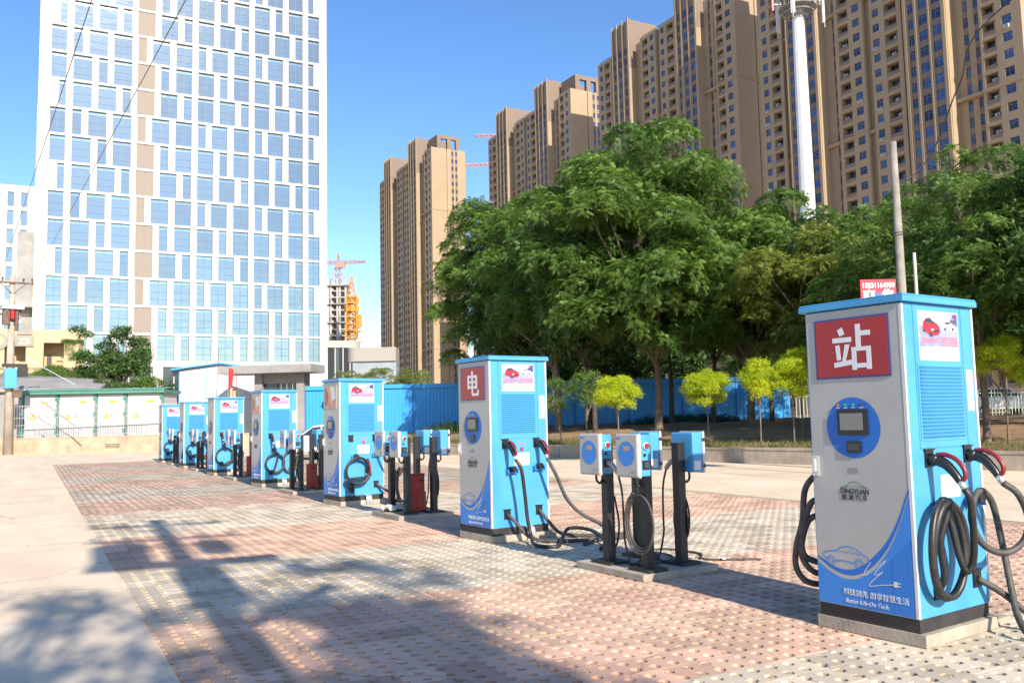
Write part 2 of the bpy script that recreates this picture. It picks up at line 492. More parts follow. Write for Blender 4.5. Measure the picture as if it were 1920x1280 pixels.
# left: low rendered wall carrying a railing
lw = empty('boundary_wall', (-14.0, 58.62, 0), math.atan2(-3.04, 6.64), 'low sandy rendered wall with a small vent, under the metal railing', 'wall')
w = MB(); w.box(0, 33, 0, .35, 0, .78); w.box(0, 33, -.02, .37, .78, .83)
w.build('wall_body', M('sandy_render', (0.46, 0.36, 0.25), 0.92, var=0.25, vscale=1.2, bump=.2, streak=.15), lw)
w = MB()
for k in range(3): w.box(21.9, 22.6, -.012, .02, .22 + .08 * k, .26 + .08 * k)
w.build('vent', M('vent_dark', (0.08, 0.07, 0.06), 0.9), lw)

# ------------------------------------------------------------------ office tower
m_white = M('white_stone', (0.43, 0.415, 0.395), 0.7, var=0.05, vscale=0.4, streak=0.04)
m_glass = glass('blue_glass', (0.235, 0.31, 0.355), 0.05, 0.9, 0.03, 0.5, 0.10)
m_glass_top = glass('pale_blue_glass', (0.29, 0.40, 0.46), 0.1, 0.9, 0.03, 0.6, 0.1)
m_frame = M('grey_window_frame', (0.10, 0.12, 0.15), 0.5)
m_brown = M('brown_panel', (0.225, 0.19, 0.16), 0.7, var=0.06, vscale=0.5)
m_darkglass = M('dark_glass', (0.06, 0.075, 0.09), 0.08, metal=0.4)
m_conc = M('grey_concrete', (0.30, 0.29, 0.28), 0.9, var=0.2, vscale=0.5, streak=0.15, bump=.1)

rowB = [7.91, 9.75, 10.56, 12.88, 13.71, 14.83, 15.62, 17.94, -18.68, 20.91, 21.73, 22.81, 23.72, 25.88, 26.74, 28.92, 29.74, 30.8, 31.69, 33.87, 34.64, 36.87, 37.71, 38.78, 39.66, 41.82, 42.64, 44.35]
rowA = [7.87, 9.71, 10.55, 11.69, 12.51, 14.78, 15.58, 17.92, -18.74, 19.79, 20.61, 22.88, 23.72, 25.91, 26.77, 27.81, 28.63, 30.82, 31.71, 33.9, 34.76, 35.8, 36.59, 38.85, 39.66, 41.83, 42.65, 43.47]
rowC = [8.9, 9.72, 10.59, 12.88, 13.69, 15.94, 16.74, 17.81, -18.62, 20.89, 21.71, 23.93, 24.78, 25.87, 26.7, 28.87, 29.7, 31.89, 32.73, 33.84, 34.66, 36.83, 37.62, 39.85, 40.69, 41.82, 42.64, 44.34]
OX0, OX1, NR = 6.42, 45.5, 18
off = empty('office_tower', (0, 130, 0), -0.101, 'tall white office tower with staggered blue glass windows and a brown panel strip', 'building')
w = MB()
def zb(k): return 13.65 + 3.849 * k - 3.5
def zt(k): return 13.65 + 3.849 * k
wcache = {}
def office_window(wd):
    key = round(wd, 2)
    if key not in wcache:
        a = MB(); h = 3.5
        a.box(0, wd, .0, .03, 0, h * .86); a.box(0, wd, .0, .03, h * .86 + .001, h, 1)
        f = MB()
        f.box(0, .06, -.05, .0, 0, h); f.box(wd - .06, wd, -.05, 0, 0, h); f.box(.06, wd - .06, -.05, 0, 0, .06); f.box(.06, wd - .06, -.05, 0, h - .06, h)
        for zz in (.25, .54): f.box(.06, wd - .06, -.045, 0, h * zz, h * zz + .05)
        f.box(.06, wd - .06, -.04, 0, h * .86 - .02, h * .86 + .02)
        if wd > 1.5: f.box(wd / 2 - .03, wd / 2 + .03, -.046, 0, .06, h - .06)
        wcache[key] = (a.mesh('window', [m_glass, m_glass_top]), f.mesh('window_frame', m_frame))
    return wcache[key]
for k in range(NR):
    row = (rowC, rowB, rowA)[k % 3]
    edges = [OX0] + [abs(v) for v in row] + [OX1]
    for i in range(0, len(edges), 2):
        w.box(edges[i], edges[i + 1], 0, .4, zb(k), zt(k))
    w.box(OX0, OX1, 0, .4, zt(k), zb(k + 1) if k < NR - 1 else zt(k) + 2.2)
    for i in range(0, len(row), 2):
        a, b = row[i], row[i + 1]
        if a < 0:
            p = MB(); a = -a
            p.box(a, (a + b) / 2 - .02, .12, .2, zb(k), zt(k)) if b - a > 1.5 else p.box(a, b, .12, .2, zb(k), zt(k))
            if b - a > 1.5: p.box((a + b) / 2 + .02, b, .12, .2, zb(k), zt(k))
            p.build('brown_panel', m_brown, off)
        else:
            wm, fm = office_window(b - a)
            wo = link('window', wm, off, (a, .33, zb(k))); 
            wo.scale = ((b - a) / round(b - a, 2), 1, 1)
            link('window_frame', fm, wo)
ztop = zt(NR - 1) + 2.2
w.box(OX0, OX1, .4, 26, 0, ztop - .6)
w.box(OX0, OX1, 0, .4, 9.3, zb(0))
w.box(6.05, OX0 - .002, 6, 25, 0, 46.5)
w.box(38.2, OX1, 0, .398, 0, 9.298)
for x in (21.2, 29.9): w.box(x, x + 1.3, 0, .398, 0, 9.298)
w.build('wall', m_white, off)
w = MB(); w.box(4.4, OX0 - .004, 1.0, 9, 17.2, 27.2); w.box(5.0, OX0 - .004, 3.0, 9, 0, 17.2); w.build('stair_block', m_conc, off)
w = MB()
for x in np.arange(OX0 + .2, 38, 2.9): w.box(x, x + 2.75, .30, .36, 1.0, 9.2)
w.build('shopfront', m_darkglass, off)

# ------------------------------------------------------------------ second office at the far left
o2 = empty('office_block', (-16.0, 206, 0), -0.101, 'lower white office block with narrow blue windows behind the tower, at the left edge', 'building')
w = MB(); wm = MB(); wm.box(0, 1.15, 0, .05, 0, 3.0); wm = wm.mesh('window', m_glass)
X0, X1 = -12.0, 30.0
ncol = int((X1 - X0) / 2.45)
for k in range(12):
    z = 4.0 + 3.9 * k
    w.box(X0, X1, 0, .5, z + 3.0, z + 3.9)
    for i in range(ncol):
        x = X0 + 2.45 * i
        w.box(x, x + 1.3, 0.004, .5, z, z + 3.0)
        if i > 10: link('window', wm, o2, (x + 1.3, .3, z))
w.box(X0, X1, .5, 22, 0, 51.5); w.box(X0, X1, 0, .5, 0, 4.0)
w.build('wall', m_white, o2)

# ------------------------------------------------------------------ apartment towers (four of one design)
m_tan = M('tan_render', (0.335, 0.25, 0.163), 0.85, var=0.06, vscale=0.15)
m_tan2 = M('brown_render', (0.20, 0.152, 0.12), 0.85, var=0.06, vscale=0.15)
m_twin = glass('apartment_glass', (0.075, 0.11, 0.185), 0.08, 0.7, 0.3, 0.4, 0.5)
m_tfr = M('apartment_frame', (0.16, 0.15, 0.15), 0.6)
FH, NF, TL, TW = 2.93, 35, 57.0, 14.2
# columns on the long face: (y0, y1, kind) measured from the near end; b balcony, w window, n narrow, recess depth follows the kind
COLS = [(1.3, 2.9, 'w'), (4.0, 6.3, 'b'), (7.5, 8.4, 'n'), (9.5, 10.4, 'n'),
        (12.9, 14.7, 'p'), (15.5, 17.3, 'p'), (18.2, 19.4, 'p'),
        (22.3, 25.0, 'b'), (26.2, 27.6, 'w'), (30.6, 32.2, 'w'), (33.2, 35.7, 'b'), (37.0, 38.0, 'n'),
        (41.0, 42.6, 'p'), (43.5, 45.2, 'p'), (46.2, 47.6, 'p'),
        (51.2, 53.6, 'b'), (54.6, 56.0, 'w')]
SEG = [(0, 6.8, 0.0), (6.8, 11.9, 1.3), (11.9, 20.4, -1.0), (20.4, 21.4, 1.2), (21.4, 28.2, 0.0), (28.2, 29.8, 1.2), (29.8, 36.5, 0.0), (36.5, 40.0, 1.3), (40.0, 48.4, -1.0), (48.4, 50.2, 1.2), (50.2, 57.0, 0.0)]
def face_x(y):
    for a, b, x in SEG:
        if a <= y < b: return x
    return 0.0
ZT = NF * FH + 1.6
wall, bay, para = MB(), MB(), MB()
for a, b, x in SEG:
    tall = x < 0
    mb = bay if tall else wall
    zt_ = ZT + (7.0 if tall else 0.0)
    cols = [c_ for c_ in COLS if a <= c_[0] < b]
    back = x + (1.5 if any(c_[2] == 'b' for c_ in cols) else 0.32)
    if tall:
        mb.box(back, 9.0, a, b, 0, ZT - 7); mb.box(back, 9.0, a, b, ZT - 7, zt_, 1)
    else: mb.box(back, TW - .5, a, b, 0, zt_ - .8)
    y = a
    for (c0, c1, kd) in cols + [(b, b, '')]:
        if c0 - y > .02:
            mb.box(x, back, y, c0, 0, ZT - 7 if tall else zt_)
            if tall: mb.box(x, back, y, c0, ZT - 7, zt_, 1)
            if tall: mb.box(x - .28, x, y + (.1 if y == a else .25), c0 - .25, 0, zt_ + .5)
        if kd:
            for i in range(NF):
                z = 1.2 + FH * i
                sill, head = {'w': (.95, 2.5), 'b': (.0, 2.45), 'n': (.7, 2.5), 'p': (.75, 2.65)}[kd]
                top = 1.2 + FH * (i + 1) + {'w': .95, 'b': 0., 'n': .7, 'p': .75}[kd]
                if i == NF - 1: top = zt_
                if kd == 'b':
                    mb.box(x + .006, back, c0, c1, z + head, top)
                    if c1 - c0 > 2: mb.box(x + .9, back, c0, c0 + .8, z, z + head)
                else:
                    mb.box(x + (.12 if kd == 'p' else .0), back, c0, c1, z + head, top, 1 if kd in 'pn' else 0)
            mb.box(x, back, c0, c1, 0, 1.2 + {'w': .95, 'b': 0., 'n': .7, 'p': .75}[kd])
        y = c1
# cornice bands across the recesses
for z in (1.2 + FH * 9, 1.2 + FH * 18, 1.2 + FH * 27):
    for a, b, x in SEG:
        if x > 0: wall.box(.3, x, a, b, z - .35, z + .25)
    for a, b in ((0, 6.8), (21.4, 28.2), (29.8, 36.5), (50.2, 57)): wall.box(-.16, .0, a - (.16 if a == 0 else 0), b, z - .3, z + .15)
    wall.box(0, TW, -.52, -.352, z - .3, z + .15)
# near end face: plain wall, groove, a strip of paired small windows on brown bands
x = 0
for a, b in ((0.0, 6.2), (6.5, 8.3), (9.2, 9.9), (10.8, TW)): wall.box(a, b, -.35, -.002, 0, ZT)
wall.box(TW - .498, TW, 0, 1.2, 0, ZT - .8)
for i in range(NF):
    z = 1.2 + FH * i
    for a in (8.3, 9.9): wall.box(a, a + .9, -.3, -.002, z + 2.35, z + FH + .9 if i < NF - 1 else ZT, 1)
# roof furniture
rails_ = []
for a, b in ((.3, 6.5), (21.7, 36.2), (50.5, 56.7)):
    rl = MB(); rl.box(.4, .5, a, b, ZT + .5, ZT + .6); rl.box(.4, .5, a, b, ZT - .2, ZT - .1)
    for yy in np.arange(a, b, 1.6): rl.box(.4, .5, yy, yy + .06, ZT - .1, ZT + .5)
    rails_.append(rl.mesh('roof_rail', m_tan2))
roof = MB()
for (xa, xb, ya, yb) in ((3.5, 13.0, 2.0, 9.5),):
    for xx in (xa, (xa + xb) / 2 - .5, xb - 1.6): roof.box(xx, xx + 1.6, ya, ya + 1.2, ZT - 1, ZT + 4.6)
    roof.box(xa, xb, ya - .01, ya + 1.19, ZT + 4.6, ZT + 6.0)
    roof.box(xa, xa + 2.4, ya + 1.2, yb, ZT - 1, ZT + 6.0); roof.box(xa, xb, yb, yb + 1, ZT - 1, ZT + 6.0)
wall_me, bay_me, roof_me = wall.mesh('wall', [m_tan, m_tan2]), bay.mesh('tall_bay', [m_tan, m_tan2]), roof.mesh('roof_pergola', m_tan2)
par_me = {}
win_me = {}
for (c0, c1, kd) in COLS:
    h = {'w': 1.55, 'b': 2.45, 'n': 1.8, 'p': 1.9}[kd]
    key = (kd, round(c1 - c0, 2))
    if key in win_me: continue
    a = MB(); L_ = c1 - c0
    if kd == 'b':
        y0 = .8 if L_ > 2 else 0
        a.box(0, .04, y0, L_, .0, h)
        a.box(-.05, 0, y0, L_, 1.75, 1.83, 1); a.box(-.05, 0, (y0 + L_) / 2 - .04, (y0 + L_) / 2 + .04, 0, h, 1); a.box(-.05, 0, y0, L_, .8, .9, 1)
        b_ = MB(); b_.box(0, .12, 0, L_, 0, .25); b_.box(0.02, .1, 0, L_, .25, .95, 1)
        par_me[key] = b_.mesh('balcony', [m_tan, m_tan2])
    else:
        a.box(0, .04, 0, L_, 0, h)
        for yy in (0, L_ * .55, L_ - .07): a.box(-.05, 0, yy, yy + .07, 0, h, 1)
        a.box(-.048, 0, .07, L_ - .07, h * .68, h * .68 + .07, 1); a.box(-.048, 0, .07, L_ - .07, 0, .07, 1); a.box(-.048, 0, .07, L_ - .07, h - .07, h, 1)
    win_me[key] = a.mesh('window', [m_twin, m_tfr])
ac_me = MB(); ac_me.box(0, .36, 0, .82, 0, .58); ac_me.cyl((-.012, .3, .29), (0, .3, .29), .22, n=14, m=1); ac_me = ac_me.mesh('air_conditioner', [M('ac_white', (.42, .41, .39), .6), m_tfr])
WZ = {'w': .95, 'b': 0.0, 'n': .7, 'p': .75}
def joined(name, items, mats):
    V, F, MI, o = [], [], [], 0
    for me, loc in items:
        n = len(me.vertices); co = np.empty(n * 3, np.float32); me.vertices.foreach_get('co', co)
        V.append(co.reshape(-1, 3) + np.array(loc, np.float32))
        fi = np.empty(len(me.polygons) * 4, np.int32); me.loops.foreach_get('vertex_index', fi); F.append(fi.reshape(-1, 4) + o)
        mi = np.empty(len(me.polygons), np.int32); me.polygons.foreach_get('material_index', mi); MI.append(mi); o += n
    return np_mesh(name, np.concatenate(V), np.concatenate(F), mats, midx=np.concatenate(MI))
end_items = []
ew = MB(); ew.box(0, .9, 0, .04, 0, 1.45); ew.box(0, .06, -.04, 0, 0, 1.45, 1); ew.box(.42, .48, -.04, 0, 0, 1.45, 1); ew = ew.mesh('window', [m_twin, m_tfr])
for i in range(NF):
    for a in (8.3, 9.9): end_items.append((ew, (a, -.1, 1.2 + FH * i + .9)))
TOWERS = [((141.9, 70.9), range(9, 25), 'nearest tan apartment tower, cut by the right edge behind the telecom mast'),
          ((151.2, 140.1), range(18, 35), 'second nearest tan apartment tower, its top cut by the frame, left of the telecom mast'),
          ((157.5, 215.3), range(0), 'third tan apartment tower with a stepped shadow on its sunlit end'),
          ((145.5, 289.1), range(0), 'farthest tan apartment tower, its whole sunlit end wall seen left of the big tree')]
rest_cache = {}
for (px, py), fl, lab in TOWERS:
    t = empty('apartment_tower', (px, py, 0), -0.06, lab, 'building', 'tan apartment towers in a row')
    link('wall', wall_me, t); link('tall_bay', bay_me, t); link('roof_pergola', roof_me, t)
    for rm_ in rails_: link('roof_rail', rm_, t)
    rest = list(end_items)
    for i in range(NF):
        for (c0, c1, kd) in COLS:
            x = face_x(c0); key = (kd, round(c1 - c0, 2)); z = 1.2 + FH * i + WZ[kd]
            deep = 1.42 if kd == 'b' else .22
            if i in fl:
                link('window', win_me[key], t, (x + deep, c0, z))
                if kd == 'b': link('balcony', par_me[key], t, (x + .05, c0, z))
                if kd == 'b' and random.random() < .3: link('air_conditioner', ac_me, t, (x + .35, c0 + random.uniform(.1, 1.2), z + .96))
                if kd == 'w' and random.random() < .14: link('air_conditioner', ac_me, t, (x - .40, c0 + random.uniform(.1, .6), z - .75))
            else:
                rest.append((win_me[key], (x + deep, c0, z)))
                if kd == 'b': rest.append((par_me[key], (x + .05, c0, z)))
    # balconies carry their own two colours, so they go into a separate joined mesh
    wi = [r_ for r_ in rest if r_[0].name.startswith('window')]; ba = [r_ for r_ in rest if r_[0].name.startswith('balcony')]
    k = (fl.start, fl.stop)
    if k not in rest_cache:
        rest_cache[k] = (joined('windows', wi, [m_twin, m_tfr]), joined('balconies', ba, [m_tan, m_tan2]))
    link('windows', rest_cache[k][0], t)['kind'] = 'stuff'
    link('balconies', rest_cache[k][1], t)['kind'] = 'stuff'

# ------------------------------------------------------------------ building site far behind: concrete frame, cranes, rotunda
m_frameb = M('raw_concrete', (0.42, 0.40, 0.38), 0.9, var=.1, vscale=.1)
m_orange = M('orange_paint', (0.60, 0.27, 0.05), 0.6, var=.2, vscale=.3)
m_redp = M('faded_red_paint', (0.42, 0.23, 0.19), 0.6, var=.2, vscale=.3)
site = empty('unfinished_building', (146, 398, 0), -0.55, 'unfinished grey concrete frame building with open floors beside the orange crane', 'building')
w = MB()
for k in range(16):
    z = 20 + 3.1 * k
    w.box(-9, 7, 0, 12, z, z + .5)
    for x in (-9, -5.5, -4.2, -2.2, -1.0, 2.2, 3.4, 6.2): w.box(x, x + .8, 0, 1, z + .5, z + 3.1)
    for x in (-8.2, -1.0): w.box(x, x + 1.6, .4, .9, z + .5, z + 1.5)
w.box(-8, 6, 6, 12, 20, 68)
w.build('frame', m_frameb, site)
w = MB()
for k in range(5):
    z = 30 + 9 * k; w.box(-10, 8.6, -1.2, -.4, z, z + .5)
    for x in (-9.5, -5, -.5, 4, 8): w.box(x, x + .25, -.9, -.65, z, z + 4)
for x in (-9, -6, -3, 0, 3, 6): w.box(x, x + .3, .2, .5, 69, 73)
w.build('scaffold', m_conc, site)
w = MB()
for z0, z1 in ((24, 36),):
    for x in np.arange(-8.6, 6, 3.2): w.box(x, x + 2.7, -.3, -.1, z0, z1)
w.build('glazing', m_darkglass, site)
rot_b = empty('glass_rotunda', (137, 371, 0), 0, 'dark curved glass podium below the unfinished building', 'building')
w = MB(); w.cyl((0, 0, 0), (0, 0, 33), 11, n=40); w.build('glass_drum', m_darkglass, rot_b)
w = MB(); w.cyl((0, 0, 33), (0, 0, 36), 11.6, n=40)
for k in range(20):
    a = 2 * math.pi * k / 20; w.box(11 * math.cos(a) - .25, 11 * math.cos(a) + .25, 11 * math.sin(a) - .25, 11 * math.sin(a) + .25, 0, 33)
w.build('rim', m_frameb, rot_b)

def lattice(mb, p0, p1, w0, w1, n, r):
    p0, p1 = Vector(p0), Vector(p1); d = (p1 - p0).normalized(); a = d.orthogonal().normalized(); b = d.cross(a)
    prev = None
    for i in range(n + 1):
        c_ = p0.lerp(p1, i / n); h = (w0 + (w1 - w0) * i / n) / 2
        q_ = [c_ + a * h + b * h, c_ - a * h + b * h, c_ - a * h - b * h, c_ + a * h - b * h]
        for j in range(4):
            mb.cyl(q_[j], q_[(j + 1) % 4], r * .7, n=4, caps=False)
            if prev:
                mb.cyl(prev[j], q_[j], r, n=4, caps=False); mb.cyl(prev[j], q_[(j + 1) % 4], r * .7, n=4, caps=False)
        prev = q_
def tower_crane(loc, rz, mast_h, jib, cjib, mat, label, base=0.0, body=0):
    t = empty('tower_crane', loc, rz, label, 'crane', 'tower cranes at the building site')
    w = MB(); lattice(w, (0, 0, base), (0, 0, mast_h), 2.6, 2.6, int((mast_h - base) / 3), .22); w.build('mast', mat, t)
    w = MB(); w.box(-1.6, 1.6, -1.6, 1.6, mast_h, mast_h + 2.2); w.box(1.6, 3.4, -.9, .9, mast_h + .3, mast_h + 2.8); w.build('cab', mat, t)
    if jib:
        w = MB(); lattice(w, (1.6, 0, mast_h + 3), (jib, 0, mast_h + 3), 1.6, 1.0, int(jib / 2.5), .16); w.build('jib', mat, t)
        w = MB(); lattice(w, (-1.6, 0, mast_h + 3), (-cjib, 0, mast_h + 3), 1.5, 1.5, int(cjib / 2.5), .16); w.box(-cjib - 1, -cjib + 2, -1, 1, mast_h, mast_h + 3); w.build('counter_jib', mat, t)
        w = MB(); lattice(w, (0, 0, mast_h + 2.2), (0, 0, mast_h + 8), 1.6, .3, 3, .16)
        w.cyl((0, 0, mast_h + 8), (jib * .7, 0, mast_h + 3.6), .1, n=4); w.cyl((0, 0, mast_h + 8), (-cjib, 0, mast_h + 3.6), .1, n=4); w.build('peak', mat, t)
    return t
o = tower_crane((144.4, 368, 0), .3, 54, 0, 0, m_orange, 'orange tower crane mast being climbed beside the unfinished building')
w = MB()
lattice(w, (0, 0, 38), (0, 0, 57), 4.6, 4.2, 6, .35); lattice(w, (0, 0, 57), (0, 0, 66), 3.4, .4, 4, .22); w.box(-2.4, 2.4, -2.4, 2.4, 50, 52.5); w.box(-3.4, 3.4, -3.4, 3.4, 41, 41.5); w.box(-3.2, 3.2, -3.2, 3.2, 36, 36.5); w.box(1.5, 5, -1, 1, 43, 49)
w.build('climbing_cage', m_orange, o)
tower_crane((159.5, 425, 0), -.6, 80, 14, 9, m_redp, 'faded red tower crane with a level jib above the unfinished building', base=60)
tower_crane((237, 334, 0), 2.556, 134, 40, 12, m_redp, 'upper pale crane jib poking out left of the third apartment tower', base=100)
tower_crane((244, 344, 0), 2.585, 123, 52, 12, m_redp, 'pinkish crane jib crossing the gap between the two farthest apartment towers', base=90)
st = empty('steel_frame', (147, 256.5, 0), -.06, 'bare dark steel roof frame beyond the left top of the big tree', 'frame')
w = MB(); lattice(w, (-1.6, 0, 55), (-1.6, 0, 76), 1.2, 1.2, 8, .14); lattice(w, (1.8, 0, 55), (1.8, 0, 78), 1.2, 1.2, 8, .14); lattice(w, (-1.6, 0, 74), (6, 0, 76), 1.2, 1.2, 4, .14); lattice(w, (-1.6, 0, 66), (6, 0, 67), 1.2, 1.2, 4, .14); w.box(-2.2, 6, .4, 1, 0, 55)
w.build('truss', m_frame, st)
hall = empty('rounded_hall', (116.2, 279.8, 0), -.55, 'low pale building with a rounded overhanging top between the crane and the far tower', 'building')
w = MB(); w.box(-5, 9, 0, 10, 21.5, 26.3); w.cyl((-5, 3, 21.5), (-5, 3, 26.3), 3, n=20); w.build('upper_floor', M('pale_panel', (.29, .275, .25), .7), hall)
w = MB(); w.box(-6, 9, .8, 10, 0, 21.4); w.build('lower_floors', M('pale_blue_panel', (.26, .31, .35), .5, var=.1, vscale=.2), hall)

# ------------------------------------------------------------------ left middle ground
m_cream = M('cream_render', (0.53, 0.41, 0.25), 0.9, var=0.1, vscale=.4, streak=.08)
m_green = M('green_paint', (0.075, 0.235, 0.18), 0.55, var=.12, vscale=2)
m_wpaint = M('white_paint', (0.52, 0.51, 0.50), 0.55, var=.05, vscale=1.5)
m_steel = M('galvanised_steel', (0.42, 0.42, 0.42), 0.45, metal=.6, var=.15, vscale=6)
m_yellow = M('warning_yellow', (0.78, 0.40, 0.03), 0.6)
m_polec = M('pole_concrete', (0.40, 0.345, 0.28), 0.9, var=.2, vscale=1.5, bump=.15, streak=.1)
m_rust = M('dark_brown_metal', (0.13, 0.085, 0.06), 0.7, var=.3, vscale=4)
m_redbox = M('red_paint', (0.34, 0.022, 0.02), 0.45, var=.15, vscale=5)
m_sky = M('sky_blue_paint', (0.07, 0.315, 0.575), 0.38, var=.07, vscale=2.5, streak=.06, spec=.4)
m_hoard = M('blue_sheet_metal', (0.03, 0.30, 0.68), 0.5, var=.07, vscale=.7, streak=.07)
m_hoard_d = M('deep_blue_trim', S(28, 100, 200), 0.5)

WA = math.atan2(-3.04, 6.64)
rail = empty('railing', (-14.0, 58.62, 0.83), WA, 'grey metal railing with thin bars on the low left wall', 'fence')
w = MB()
for z in (.12, .62, 1.0, 1.6): w.box(8.5, 26, .15, .19, z, z + .04)
w.build('rails', m_steel, rail)
bar = MB(); bar.box(-.01, .01, .14, .16, 0, 1.68); bar = bar.mesh('bar', m_steel)
for k in range(135): link('bar', bar, rail, (9 + .125 * k, 0, 0))

sub = empty('transformer_kiosk', (2.3, 53.6, 0), math.atan2(-6.15, 6.08) * 0.6, 'white transformer kiosk with green frame, roof and four warning triangles', 'kiosk')
Ls = 7.42
w = MB(); w.box(-.25, Ls + .05, -.25, 2.8, 3.1, 3.27); w.prism([(-.28, -.3, 3.27), (Ls + .08, -.3, 3.27), (Ls + .08, 1.2, 3.4), (-.28, 1.2, 3.4)], (0, 0, .04)); w.build('roof', m_green, sub)
w = MB(); w.box(.0, Ls - .1, .1, 2.5, 0, 3.1); w.build('cabinet', m_wpaint, sub)
xs = [0, 1.82, 3.82, 5.39, Ls - .12]
post = MB(); post.box(-.045, .045, -.03, .1, .3, 3.1)
for z in (1.0, 1.9, 2.8): post.cyl((-.1, -.02, z), (-.1, -.02, z + .2), .05, n=8)
post = post.mesh('frame_post', m_green)
for x in xs: link('frame_post', post, sub, (x, 0, 0))
for i in range(4):
    a, b = xs[i] + .09, xs[i + 1] - .11
    d = MB(); d.box(a, b, .03, .098, .35, 3.05); d = d.build('door', m_wpaint, sub, bevel=.01)
    t = MB(); cx = a + .45; t.prism([(cx - .2, .028, 1.75), (cx + .2, .028, 1.75), (cx, .028, 2.12)], (0, -.006, 0)); t.build('warning_triangle', m_yellow, d)
    t = MB(); t.box(b - .75, b - .4, .018, .03, 2.6, 2.72); t.build('plate', m_yellow, d)
    t = MB(); t.box((a + b) / 2 - .03, (a + b) / 2 + .03, .0, .03, 1.85, 2.05); t.build('handle', m_steel, d)

# utility pole at the left edge
up_ = empty('utility_pole', (1.6, 51.2, 0), .1, 'concrete utility pole with crossarms, insulators and a blue box at the left edge', 'pole')
w = MB(); w.cyl((0, 0, 0), (0, 0, 9.2), .24, .13, n=16); w.build('shaft', m_polec, up_, smooth=True)
def arm(z, L_, par, m=m_rust):
    a = MB(); a.box(-L_, L_, -.19, -.12, z, z + .09)
    for sx in (-1, 1): a.cyl((sx * .05, -.15, z - .5), (sx * L_ * .6, -.15, z), .02, n=6)
    a = a.build('crossarm', m, par)
    i = MB()
    for sx in (-.92, -.5, .5, .92):
        i.cyl((sx * L_, -.155, z + .09), (sx * L_, -.155, z + .2), .03, n=8); i.cyl((sx * L_, -.155, z + .2), (sx * L_, -.155, z + .3), .055, .045, n=8)
    i.build('insulator', M('brown_glaze', (.10, .05, .035), .25), a, smooth=False)
arm(8.75, .95, up_); arm(7.1, .75, up_)
w = MB(); w.box(-.5, .5, -.5, .3, 7.4, 7.62); w.box(-.45, -.15, -.45, -.1, 6.6, 7.3, 1); w.cyl((.2, -.3, 6.3), (.2, -.3, 7.4), .09, n=10, m=1); w.cyl((0, -.3, 6.9), (0, -.3, 7.4), .12, n=10, m=2); w.build('fuse_bracket', [m_steel, m_rust, m_redbox], up_)
w = MB(); w.box(-.3, .25, -.5, -.22, 3.35, 4.35); w.build('blue_box', m_sky, up_, bevel=.02)
w = MB(); w.box(-.4, .75, -.2, -.1, 4.45, 4.62); w.build('bracket', m_dark, up_); w = MB(); w.box(.32, .75, -.45, .0, 3.95, 4.44); w.build('meter_box', m_dark, up_); w = MB(); w.box(.1, .5, -.4, .05, 2.9, 3.3); w.build('rusty_box', m_rust, up_)
guy = MB(); guy.cyl((2.2, -1.0, 4.35), (4.3, -2.2, 3.0), .016, n=6); put(guy.build('guy_rod', M('pale_blue_rod', (.35, .5, .68), .5)), 'pale blue slanting rod in front of the transformer kiosk roof', 'rod'); bpy.data.objects['guy_rod'].location = (.0, 49.8, 0.4)
guy = MB(); guy.cyl((2.9, 50.0, 2.75), (4.7, 48.6, 1.15), .03, n=6); put(guy.build('stay_rod', m_steel), 'thin grey slanting stay in front of the white kiosk doors', 'rod')

# low grey roof between pole and ivy
sh = empty('low_shed', (-4, 62, 0), -.3, 'low grey concrete shed roof behind the transformer kiosk', 'shed')
w = MB(); w.box(0, 10.5, 0, 4, 0, 3.5); w.prism([(-.2, -.3, 3.5), (8, -.3, 3.5), (11, -.3, 3.3), (11, 4.2, 4.2), (5, 4.2, 4.6), (-.2, 4.2, 4.6)], (0, 0, .18)); w.build('shed_body', m_conc, sh)

# cream arcade building
cb = empty('cream_building', (7.0, 72.0, 0), -.1, 'cream rendered building with open arcade bays above the ivy slope', 'building')
# local x runs along the facade from its right-hand corner: negative x is towards the left
w = MB()
w.box(-16, 0, .0, 6, 0, 5.5); w.box(-16, 0, 0, .4, 7.55, 8.5); w.box(-16, 0, .4, 6, 7.7, 8.3); w.box(-16, 0, 1.6, 6, 5.5, 7.7)
for a, b in ((-1.32, 0), (-3.8, -2.66), (-8.0, -5.15), (-12, -9.5)): w.box(a, b, 0, .4, 5.5, 7.55)
w.box(-16, 0, 0.0, .35, 5.5, 5.72)
w.build('wall', m_cream, cb)
w = MB()
for x in (-2.5, -4.95, -9.3): w.box(x, x + .34, 1.55, 1.62, 5.5, 6.75); w.box(x + .65, x + 1.1, 1.56, 1.62, 6.25, 6.33)
w.build('door', M('brown_door', (.07, .05, .04), .6), cb)
w = MB(); w.box(-4.5, -3.3, -.1, -.02, 7.25, 8.0); w.box(-4.4, -3.4, -.1, -.02, 8.1, 8.5); w.build('sign_board', M('grey_sign', (.27, .24, .21), .6, var=.1), cb)
lettering('ZB', .62, M('sign_pale', (.50, .40, .28), .6), cb, (-3.9, -.105, 7.6), (1, 0, 0), (0, 0, 1), bold=.02)
w = MB(); w.cyl((-5.55, -.1, 7.6), (-5.55, -.02, 7.6), .62, n=24); w.cyl((-5.55, -.12, 7.6), (-5.55, -.1, 7.6), .36, n=24, m=1); w.build('round_sign', [M('grey_sign', None), m_cream], cb)

